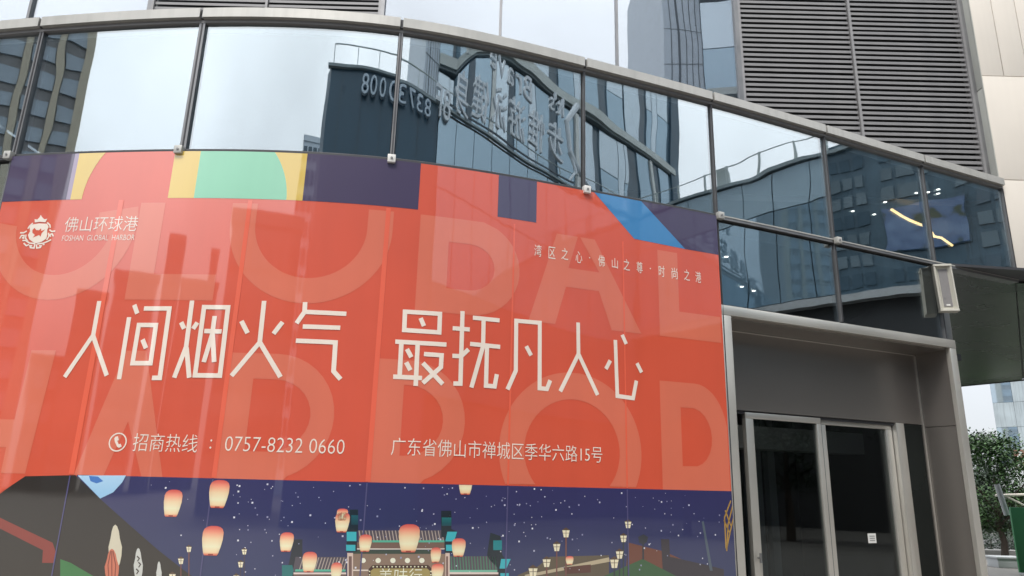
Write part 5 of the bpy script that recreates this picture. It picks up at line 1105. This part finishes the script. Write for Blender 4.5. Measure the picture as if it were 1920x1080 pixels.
# --- podium with navy and glass walls round the plaza, roof at 17.5 m
pod = empty("podium_block", (10, -16, 0), "low navy and blue-glass mall podium mirrored in the curved panes, lettering on its roof edge", "building")
H = 17.45
MB().prism([(-4.4, -15.5), (-4.8, -16.2), (-5.0, -17.5), (-5.0, -30), (8.0, -30), (8.0, -15.5)], 0, H).build("navy_wall", ME_["dark"], pod)
for x in np.arange(-3.2, 7.9, 2.2):
    box("wall_joint", (float(x), -15.49, H / 2), (.05, .03, H), ME_["line"], pod)
MB().prism([(8.0, -15.7), (8.0, -22), (45, -22), (45, 14), (29.7, 14), (29.7, -15.7)], 0, H - .1).build("core", ME_["dim"], pod)
def bay(p0, p1, z0, z1, mat, nm="glass_bay"):
    p0, p1 = Vector((*p0, 0)), Vector((*p1, 0)); d = p1 - p0; e_ = d.normalized(); n_ = Vector((-e_.y, e_.x, 0))
    c = (p0 + p1) / 2; c.z = (z0 + z1) / 2
    return box(nm, c, (d.length - .06, .10, z1 - z0 - .06), mat, pod, 0, ex=e_, ey=n_)
xs = [8.06, 10.2, 12.3, 14.4, 16.5, 18.6, 20.7, 22.8, 24.9, 27.0, 29.5]
for a, b in zip(xs, xs[1:]):
    bay((a, -15.5), (b, -15.5), 13.4, H - .35, ME_["blue"]); bay((a, -15.5), (b, -15.5), 9.3, 13.4, ME_["blue"])
    bay((a, -15.5), (b, -15.5), 4.8, 9.3, ME_["deep"])
box("roof_edge", (18.8, -15.45, H - .08), (21.6, .25, .12), ME_["gap"], pod)
box("roof_edge", (1.6, -15.45, H - .06), (12.6, .25, .12), ME_["gap"], pod)
ys = [-15.4, -12.9, -10.6, -8.35, -6.2, -4.1, -2.05, -.95]
for a, b in zip(ys, ys[1:]):
    bay((29.5, a), (29.5, b), 15.1, H - .25, ME_["plain"]); bay((29.5, a), (29.5, b), 10.3, 15.1, ME_["blue"])
box("roof_edge", (29.45, -7.0, H - .1), (.3, 17, .18), ME_["gap"], pod)
# dark wing with rows of small windows and an added glowing panel
box("navy_wall", (29.75, 6.6, (10 + H + .2) / 2), (.5, 15, H + .2 - 10), ME_["dark2"], pod)
for j in range(7):
    for i in range(15):
        y = -.5 + i * .62 + (i // 3) * .5
        if 1.4 < y < 4.4 and 11.6 < 10.8 + j * .95 < 14.2: continue
        w_ = box("window", (29.48, y, 10.8 + j * .95), (.06, .46, .6), ME_["slate"] if (i * 3 + j) % 3 else ME_["deep"], pod)
box("ledge", (29.3, 0, 10.0), (.6, 32, .35), ME_["ledge"], pod)
box("undercroft", (31.5, 0, 5.0), (.3, 32, 9.7), ME_["dim"], pod)
glow_e = empty("added_glow_panel", (29.4, 2.8, 12.8), "added blue and green glow panel for the bluish patches mirrored in the last dark pane", "glow panel")
def blue_glow():  # added glow that imitates bluish reflected patches in the dark pane
    m, t, b = new_mat("bluish_glow")
    co = t.nodes.new("ShaderNodeTexCoord"); n = t.nodes.new("ShaderNodeTexNoise"); n.inputs["Scale"].default_value = .9; n.inputs["Detail"].default_value = 4
    t.links.new(co.outputs["Object"], n.inputs["Vector"])
    rp = t.nodes.new("ShaderNodeValToRGB"); c_ = rp.color_ramp.elements
    c_[0].position = .40; c_[0].color = (.05, .09, .05, 1); c_[1].position = .62; c_[1].color = (.22, .36, .62, 1)
    q = c_.new(.47); q.color = (.12, .22, .45, 1)
    t.links.new(n.outputs["Fac"], rp.inputs[0]); t.links.new(rp.outputs[0], b.inputs["Emission Color"]); b.inputs["Emission Strength"].default_value = .3
    b.inputs["Base Color"].default_value = (.02, .02, .02, 1)
    return m
box("glow_face", (29.40, 2.9, 12.85), (.08, 2.7, 2.1), blue_glow(), glow_e)
box("glow_backing", (29.46, 2.9, 12.85), (.04, 2.8, 2.2), ME_["dark2"], glow_e)
# railing along the roof edge
rl = empty("roof_railing", (10, -15.4, H), "thin pale railing along the podium roof edge, mirrored in the panes", "railing")
MB().tube([(-4.2, -15.6, H + .95), (29.2, -15.6, H + .95), (29.35, -15.4, H + .95), (29.35, 9, H + .95)], .035, 6).build("top_bar", ME_["rail"], rl)
for x in np.arange(-4.2, 29, 2.4): MB().tube([(float(x), -15.6, H), (float(x), -15.6, H + .95)], .04, 6).build("post", ME_["rail"], rl)
for y in np.arange(-13.5, 9, 2.15): box("post", (29.35, float(y), H + .45), (.08, .16, 1.1), ME_["rail"], rl)
box("plant_box", (29.8, -7.6, H + .5), (.6, .7, 1.0), ME_["rail"], None)
bpy.data.objects["plant_box"].name = "roof_plant_box"
tag(bpy.data.objects["roof_plant_box"], "small pale plant box standing on the podium roof by the railing", "plant box")
# roof lettering (its readers stand on this side of the plaza, so it runs towards -x)
sg = empty("roof_sign", (14, -15.3, H), "pale raised roof lettering of a swimming and fitness club, mirrored back to front", "sign")
def sign_text(body, xa, xb, z0, z1, mat, name="sign_letter", y=-15.2, depth=.22):
    me = text_mesh(body)
    co = [q.co for q in me.vertices]
    x0, x1 = min(q.x for q in co), max(q.x for q in co); y0, y1 = min(q.y for q in co), max(q.y for q in co)
    bm = bmesh.new(); bm.from_mesh(me)
    for q in bm.verts: q.co = Vector((xa + (q.co.x - x0) / (x1 - x0) * (xb - xa), y, z0 + (q.co.y - y0) / (y1 - y0) * (z1 - z0)))
    r_ = bmesh.ops.extrude_face_region(bm, geom=bm.faces[:])
    for q in r_["geom"]:
        if isinstance(q, bmesh.types.BMVert): q.co.y -= depth
    bmesh.ops.recalc_face_normals(bm, faces=bm.faces)
    bm.to_mesh(me); bm.free(); me.name = name
    return link(name, me, mat, sg)
for ch, xa, xb, z0, z1 in (("步", 22.2, 20.6, 18.5, 20.6), ("惟", 20.2, 18.5, 18.4, 20.5), ("游", 18.1, 16.2, 18.2, 20.3), ("泳", 15.9, 14.0, 18.0, 20.1), ("健", 13.6, 11.7, 17.8, 19.8), ("身", 11.3, 9.7, 17.4, 19.4)):
    sign_text(ch, xa, xb, z0, z1, ME_["letter"])
sign_text("8F", 9.3, 7.5, 16.7, 18.2, ME_["letter"])
for ch, xa in zip("8373", (7.0, 6.0, 5.0, 3.9)): sign_text(ch, xa, xa - .75, 16.35, 17.2, ME_["letter2"])
for ch, xa in zip("0008", (2.7, 1.6, .55, -.35)): sign_text(ch, xa, xa - .75, 16.15, 17.05, ME_["letter2"])
for ch, xa, w_ in zip("Brave", (18.8, 17.6, 16.6, 15.5, 14.4), (.95, .75, .8, .85, .8)): sign_text(ch, xa, xa - w_, 20.75, 22.2 if ch == "B" else 21.8, ME_["letter"])
sign_text("It's", 22.3, 20.8, 21.3, 22.6, ME_["letter"])
sw = [(23.6, 22.6), (22.6, 21.2), (22.9, 19.8), (23.4, 18.4), (22.8, 17.6)]
MB().tube([(a, -15.3, b) for a, b in sw], .22, 8, .08).build("swimmer_swoosh", ME_["letter"], sg, 40)
MB().tube([(22.9, -15.3, 19.6), (24.2, -15.3, 18.0), (25.0, -15.3, 17.5)], .20, 8, .06).build("swimmer_swoosh", ME_["letter"], sg, 40)
box("sign_rail", (16, -15.32, 17.62), (14.5, .08, .1), ME_["line"], sg)

# --- glass tower with pale cornice bands behind the podium
tw = empty("glass_tower", (25, -28, 0), "tall blue glass tower with pale cornice bands mirrored behind the roof lettering", "building")
front = [(14.0, -31.0), (17.0, -30.4), (18.6, -26.9), (20.6, -25.3), (23.0, -24.3), (26.0, -23.9), (29.0, -23.8), (32.5, -23.8), (36.0, -23.9), (40.0, -24.0), (44.2, -24.0), (48.6, -24.1)]
MB().prism(front + [(48.6, -46), (14.0, -46)], 0, 46).build("core", ME_["deep"], tw)
MB().prism([(11.0, -31.0), (13.99, -31.05), (13.99, -46), (11.0, -46)], 0, 48).build("grey_flank", ME_["grey"], tw)
for z in np.arange(18, 47, 2.9): box("flank_joint", (12.5, -30.99, float(z)), (3.0, .03, .03), ME_["mid"], tw)
for x in (11.5, 12.6, 13.1, 13.6): box("flank_joint", (x, -30.98, 32), (.05, .06, 30), ME_["mid"], tw)
box("flank_joint", (12.05, -30.97, 32), (.14, .08, 30), ME_["line"], tw)
fl = [12.0, 20.8, 29.5, 38.2, 46.0]
pat = [("blue", 2.6), ("deep", 1.3), ("blue", 2.4), ("fin", .5), ("pale", 2.5), ("deep", 1.1), ("blue", 2.2), ("pale", .9)]
rr = random.Random(3)
seg = []
for a, b in zip(front, front[1:]):
    seg.append((Vector((*a, 0)), Vector((*b, 0))))
for z0, z1 in zip(fl, fl[1:]):
    k = rr.randrange(8)
    for a, b in seg:
        d = (b - a); ln = d.length; e_ = d.normalized(); n_ = Vector((e_.y, -e_.x, 0))
        if n_.y < 0: n_ = -n_
        u = 0
        while u < ln - .15:
            kind, w_ = pat[k % 8]; k += 1
            w_ = min(w_ * rr.uniform(.85, 1.2), ln - u)
            if w_ < .2: break
            c = a + e_ * (u + w_ / 2) + n_ * .08; c.z = (z0 + z1) / 2 - .1
            if kind != "deep":
                hh = z1 - z0 - .75
                if kind in ("blue",) and rr.random() < .4:
                    hz = hh * rr.uniform(.3, .6)
                    c1 = c.copy(); c1.z = z0 + .35 + hz / 2; c2 = c.copy(); c2.z = z0 + .35 + hz + (hh - hz) / 2 + .04
                    box("tower_window", c1, (w_ - .07, .12, hz - .04), ME_[kind], tw, 0, ex=e_, ey=n_)
                    box("tower_window", c2, (w_ - .07, .12, hh - hz - .04), ME_["pale"], tw, 0, ex=e_, ey=n_)
                else:
                    box("tower_window" if kind != "fin" else "tower_fin", c, (w_ - .07, .12 if kind != "fin" else .5, hh), ME_[kind], tw, 0, ex=e_, ey=n_)
            u += w_
    # cornice band
    outer = []; inn = []
    for i, q in enumerate(front):
        outer.append((q[0], q[1] + .55 + .12 * math.sin(i * 1.7))); inn.append((q[0], q[1] - .2))
    MB().prism(outer + inn[::-1], z1 - .1, z1 + .55).build("cornice_band", ME_["band"], tw)
    MB().prism([(x, y - .2) for x, y in outer] + inn[::-1], z1 - .26, z1 - .11).build("cornice_shadow_gap", ME_["gap"], tw)

# --- residential tower far to the side, and the low skyline between
def block(label, corner, direc, width, depth, height, z0, nfl, ncol, wall, pane_, pier_, name="apartment_tower", cat="building", group=None):
    e_ = Vector((*direc, 0)).normalized(); n_ = Vector((e_.y, -e_.x, 0))
    cc = Vector((*corner, 0))
    if n_.dot(-cc) < 0: n_ = -n_
    t_ = empty(name, cc, label, cat, group)
    c = cc + e_ * width / 2 - n_ * depth / 2; c.z = height / 2
    box("wall", c, (width, depth, height), wall, t_, 0, ex=e_, ey=n_)
    cw = width / ncol; fh = (height - z0) / nfl
    proto = None
    for i in range(ncol):
        for j in range(nfl):
            c = cc + e_ * (cw * (i + .5)) + n_ * .08; c.z = z0 + fh * (j + .5)
            if proto is None:
                proto = box("window", c, (cw * .74, .2, fh * .58), pane_, t_, 0, ex=e_, ey=n_); c0 = c
            else:
                o = proto.copy(); COL.objects.link(o); o.location = c - c0
    if pier_:
        for i in range(0, ncol + 1):
            c = cc + e_ * min(max(cw * i, .25), width - .25) + n_ * .3; c.z = height / 2
            box("pier", c, (cw * .2 if i % 3 else cw * .34, .6, height), pier_, t_, 0, ex=e_, ey=n_)
    box("parapet", cc + e_ * width / 2 - n_ * depth / 2 + ZZ * (height + .35), (width + .3, depth + .3, .7), wall, t_, 0, ex=e_, ey=n_)
    return t_
block("tall residential tower with beige piers mirrored at the far left panes", (-50.0, -33.4), (-.643, .766), 30, 18, 66, 3, 26, 9, ME_["brown"], ME_["pane"], ME_["beige"])
block("squat grey block mirrored low beside the residential tower's foot", (-57.0, -50.0), (-.67, .74), 7, 8, 12.0, 2, 3, 3, ME_["mid"], ME_["pane"], None, "office_block")
def far_block(label, az0, az1, dist, elev, wall, nfl, ncol, frm=(-2.6, 5.08, 3.0)):
    a0, a1 = R(az0), R(az1)
    p0 = Vector((frm[0] + math.sin(a0) * dist, frm[1] - math.cos(a0) * dist)); p1 = Vector((frm[0] + math.sin(a1) * dist, frm[1] - math.cos(a1) * dist))
    d = p1 - p0
    return block(label, p0, d, d.length, 10, frm[2] + dist * math.tan(R(elev)), 2, nfl, ncol, wall, ME_["deep"], None, "office_block")
far_block("slate office slab mirrored across the first headline character", -46.3, -42.2, 70, 11.6, ME_["mid"], 8, 5)
far_block("wide slate block mirrored behind the second headline character", -41.8, -35.5, 62, 13.4, ME_["mid"], 7, 7)
far_block("narrow stepped tower mirrored beside the logo lettering", -34.8, -32.2, 66, 16.8, ME_["mid"], 9, 3)
far_block("slim dark tower in the notch of the mirrored skyline", -27.6, -26.0, 90, 16.2, ME_["mid"], 12, 2)
far_block("long low slab closing the mirrored skyline's notch", -32.1, -25.2, 84, 13.6, ME_["mid"], 8, 8)
far_block("dark department store slab mirrored at the left of the navy podium", -24.6, -9.6, 29, 18.6, ME_["mid"], 4, 7, (-2.0, 5.04, 3.4))
far_block("small pale gridded tower peeping over the department store roof", -12.4, -8.0, 70, 25.6, ME_["grey"], 12, 4, (-1.6, 5.05, 4.1))

# ------------------------------------------------------------------ seen under the soffit: street trees, glass building, green hoarding
M["bark"] = surf("bark", (.07, .055, .045), .9, 0, .3, 6)
def leaf_mat(name, c):
    m, t, b = new_mat(name)
    oi = t.nodes.new("ShaderNodeNewGeometry")
    r = t.nodes.new("ShaderNodeMapRange"); r.inputs[3].default_value = .72; r.inputs[4].default_value = 1.28
    t.links.new(oi.outputs["Random Per Island"], r.inputs[0])
    v = t.nodes.new("ShaderNodeVectorMath"); v.operation = 'SCALE'; v.inputs[0].default_value = c
    t.links.new(r.outputs[0], v.inputs["Scale"]); t.links.new(v.outputs[0], b.inputs["Base Color"])
    b.inputs["Roughness"].default_value = .6
    return m
def tree(label, x, y, h, r, base, seed, mat, n=2600, ls=.10):
    g = random.Random(seed)
    t_ = empty("street_tree", (x, y, 0), label, "tree", "trees beyond the passage")
    tb = MB()
    top = (x + g.uniform(-.2, .2), y, base + (h - base) * .55)
    tb.tube([(x, y, 0), (x + .05, y, base * .5), (x - .04, y, base), top], .13 * h / 4, 9, .05)
    for i in range(6):
        a = i * 1.05 + g.random(); zz = base * g.uniform(.75, 1.25)
        tb.tube([(x, y, zz), (x + math.cos(a) * r * .45, y + math.sin(a) * r * .45, zz + (h - base) * .3), (x + math.cos(a) * r * .8, y + math.sin(a) * r * .8, zz + (h - base) * .45)], .05 * h / 4, 6, .012)
    tb.build("trunk", M["bark"], t_, 40)
    v, f = [], []
    clumps = [(g.gauss(0, .5) * r, g.gauss(0, .5) * r, g.uniform(.0, 1)) for _ in range(46)]
    for i in range(n):
        cx, cy, cz = g.choice(clumps)
        w_ = math.sin(min(1, max(.12, cz)) * math.pi * .86 + .25)
        px = x + cx * max(.35, w_) + g.gauss(0, .16) * r; py = y + cy * max(.35, w_) + g.gauss(0, .16) * r
        pz = base * .9 + (h - base * .9) * cz + g.gauss(0, .05) * h
        a, b_ = g.uniform(0, 6.28), g.uniform(-.9, .9); s_ = ls * g.uniform(.6, 1.3)
        d1_ = Vector((math.cos(a) * math.cos(b_), math.sin(a) * math.cos(b_), math.sin(b_))) * s_
        d2_ = Vector((-math.sin(a), math.cos(a), g.uniform(-.4, .4))) * s_ * .5
        q = Vector((px, py, pz)); k = len(v)
        v += [q - d1_, q + d2_, q + d1_, q - d2_]; f.append((k, k + 1, k + 2, k + 3))
    me = bpy.data.meshes.new("crown"); me.from_pydata([tuple(q) for q in v], [], f); me.update()
    link("crown", me, mat, t_)
    return t_
lm1 = leaf_mat("leaf_green", (.036, .085, .022)); lm2 = leaf_mat("leaf_dark", (.018, .038, .02))
tree("nearer bushy green street tree beside the pale steel jamb", 13.25, 20.0, 3.05, 1.45, .85, 5, lm1, 9500, .055)
tree("darker rounded treetop rising behind the nearer street tree", 25.0, 38.6, 4.6, 1.5, 1.4, 8, lm2, 4200, .10)
tree("small green street tree at the edge of the view by the hoarding", 17.6, 23.4, 3.1, 1.3, 1.0, 11, lm1, 4600, .065)
tree("distant dark tree low between trunk and hoarding", 22.5, 34.2, 2.6, 1.3, .7, 14, lm2, 3600, .085)
gb = empty("glass_pavilion", (42, 56, 0), "pale curved-edge glass building standing beyond the street trees", "building")
MB().prism([(37.4, 55.2), (48, 44.0), (60, 52), (46, 66)], 4.6, 11.0).build("core", ME_["deep"], gb)
E1 = Vector((48 - 37.4, 44.0 - 55.2, 0)).normalized(); N1 = Vector((E1.y, -E1.x, 0))
for i in range(11):
    for j in range(3):
        c = Vector((37.4, 55.2, 0)) + E1 * (.7 + i * 1.36) + N1 * .06; c.z = 5.75 + j * 1.85
        box("glass_panel", c, (1.34, .12, 1.83), ME_["milk"] if (i + j * 2) % 4 else ME_["pale"], gb, 0, ex=E1, ey=N1)
MB().prism([(36.9, 55.2), (48, 43.4), (48.6, 44.2), (38, 55.8)], 11.0, 11.7).build("cornice_band", ME_["mid"], gb)
MB().prism([(37.4, 55.2), (48, 44.0), (60, 52), (46, 66)], 3.9, 4.59).build("floor_edge", ME_["line"], gb)
for k in range(4): MB().tube([Vector((38.2, 54.9, 0)) + E1 * k * 4, Vector((38.2, 54.9, 3.9)) + E1 * k * 4], .25, 10).build("column", ME_["fin"], gb)
sb = empty("shop_sign", (33.2, 47.0, 4.2), "reddish brown shop board with white squiggle under the glass building", "sign")
M["redbrown"] = surf("red_brown_board", (.22, .10, .075), .6)
box("board", (33.6, 47.0, 3.9), (1.7, .15, 1.3), M["redbrown"], sb)
MB().tube([(32.75, 46.9, 4.4), (33.15, 46.9, 4.35), (32.8, 46.9, 4.0), (33.2, 46.9, 3.85), (32.75, 46.9, 3.5), (33.25, 46.9, 3.4)], .055, 6).build("white_mark", ME_["fin"], sb)
gh = empty("green_hoarding", (11.6, 16.2, 0), "flat green hoarding panel standing on the pavement at the right edge", "hoarding")
M["green"] = surf("hoarding_green", (.035, .20, .075), .5, 0, .06, 2)
for k in range(3): box("panel", (11.36 + k * 1.02, 16.0 + k * .1, .72), (1.0, .05, 1.32), M["green"], gh, .004)
box("foot", (11.3, 16.05, .03), (.5, .5, .06), ME_["ledge"], gh); box("foot", (13.0, 16.2, .03), (.5, .5, .06), ME_["ledge"], gh)
pb = MB().tube([(11.02, 16.35, 1.2), (10.93, 16.4, 1.86)], .06, 8).build("leaning_pole", ME_["ledge"])
tag(pb, "grey leaning metal pole sticking up behind the green hoarding", "pole")
fr_ = MB(); fr_.tube([(11.0, 16.6, 1.62), (11.9, 16.6, 1.66)], .03, 6); fr_.tube([(11.15, 16.6, 1.64), (11.6, 16.6, 1.42)], .02, 6)
tag(fr_.build("scaffold_bar", M["stone"]), "pale scaffold bars crossing behind the leaning pole", "scaffold bar")
pl_ = empty("planter", (11.75, 17.7, 0), "low white concrete planter at the foot of the green hoarding", "planter")
box("trough", (11.75, 17.75, .1), (.6, .4, .2), ME_["ledge"], pl_, .01); box("rim", (11.75, 17.75, .22), (.66, .46, .04), ME_["ledge"], pl_, .006)

box("tower_edge", (48.55, -24.0, 30), (1.7, .7, 26), ME_["dark"], tw)
# clipped shrubs along the far kerb
for k, (x, y, w_, h_) in enumerate(((12.6, 22.0, 1.1, .75), (14.6, 22.6, 1.5, .62), (16.6, 22.3, 1.2, .85), (18.8, 22.9, 1.6, .7))):
    g = random.Random(40 + k)
    t_ = empty("shrub", (x, y, 0), ["low dark shrub directly beneath the nearer street tree", "wide flat shrub between the tree trunk and the hoarding", "taller rounded shrub behind the leaning pole", "broad shrub at the far right behind the hoarding"][k], "shrub", "shrubs along the far kerb")
    v, f = [], []
    for i in range(1500):
        a, u_, rr_ = g.uniform(0, 6.28), g.random(), g.uniform(.6, 1)
        q = Vector((x + math.cos(a) * w_ * rr_ * .7 * math.sqrt(1 - (u_ * .8) ** 2), y + math.sin(a) * .5 * rr_, .06 + u_ * h_ * rr_)); s_ = g.uniform(.03, .06); k0 = len(v)
        d1_ = Vector((g.gauss(0, 1), g.gauss(0, 1), g.gauss(0, .6))).normalized() * s_; d2_ = d1_.orthogonal().normalized() * s_ * .5
        v += [q - d1_, q + d2_, q + d1_, q - d2_]; f.append((k0, k0 + 1, k0 + 2, k0 + 3))
    me = bpy.data.meshes.new("foliage"); me.from_pydata([tuple(q) for q in v], [], f); me.update()
    link("foliage", me, lm2 if k % 2 else lm1, t_)
    MB().tube([(x, y, 0), (x + .03, y, h_ * .6)], .03, 6, .01).build("stem", M["bark"], t_)

for y in np.arange(-13, 13, 3.7): box("column", (30.9, float(y), 4.9), (.7, .7, 9.6), ME_["ledge"], pod)  # unseen columns, added for the pale streaks they reflect in the door glass
for y in np.arange(-14.5, 12, 3.7): box("shop_window", (31.32, float(y) + 3.2, 2.2), (.05, 2.6, 3.2), ME_["pane"], pod)
for k, (x, y, h, r_) in enumerate(((19.0, -5.4, 4.4, 2.0), (20.5, 0.0, 4.8, 2.2), (19.5, 4.8, 4.3, 1.8))):
    t_ = tree(["plaza tree mirrored in the left glass door", "taller plaza tree mirrored between the two glass doors", "small plaza tree mirrored in the right glass door"][k], x, y, h, r_, 1.9, 60 + k, lm2, 6500, .07)
    t_["group"] = "trees on the plaza behind the viewer"

# a long clipped hedge on the far side of the road
hd = empty("hedge", (24, 35, 0), "long dark clipped hedge across the road behind the street trees", "hedge")
g = random.Random(77); v, f = [], []
for i in range(9000):
    q = Vector((g.uniform(13, 36), 34.5 + g.gauss(0, .35), g.uniform(.02, 1.45) + g.gauss(0, .08))); s_ = g.uniform(.06, .13); k0 = len(v)
    d1_ = Vector((g.gauss(0, 1), g.gauss(0, 1), g.gauss(0, .6))).normalized() * s_; d2_ = d1_.orthogonal().normalized() * s_ * .5
    v += [q - d1_, q + d2_, q + d1_, q - d2_]; f.append((k0, k0 + 1, k0 + 2, k0 + 3))
me = bpy.data.meshes.new("foliage"); me.from_pydata([tuple(q) for q in v], [], f); me.update()
link("foliage", me, lm2, hd)
MB().box((24.5, 34.6, .55), (23, .3, 1.1)).build("woody_core", M["bark"], hd)
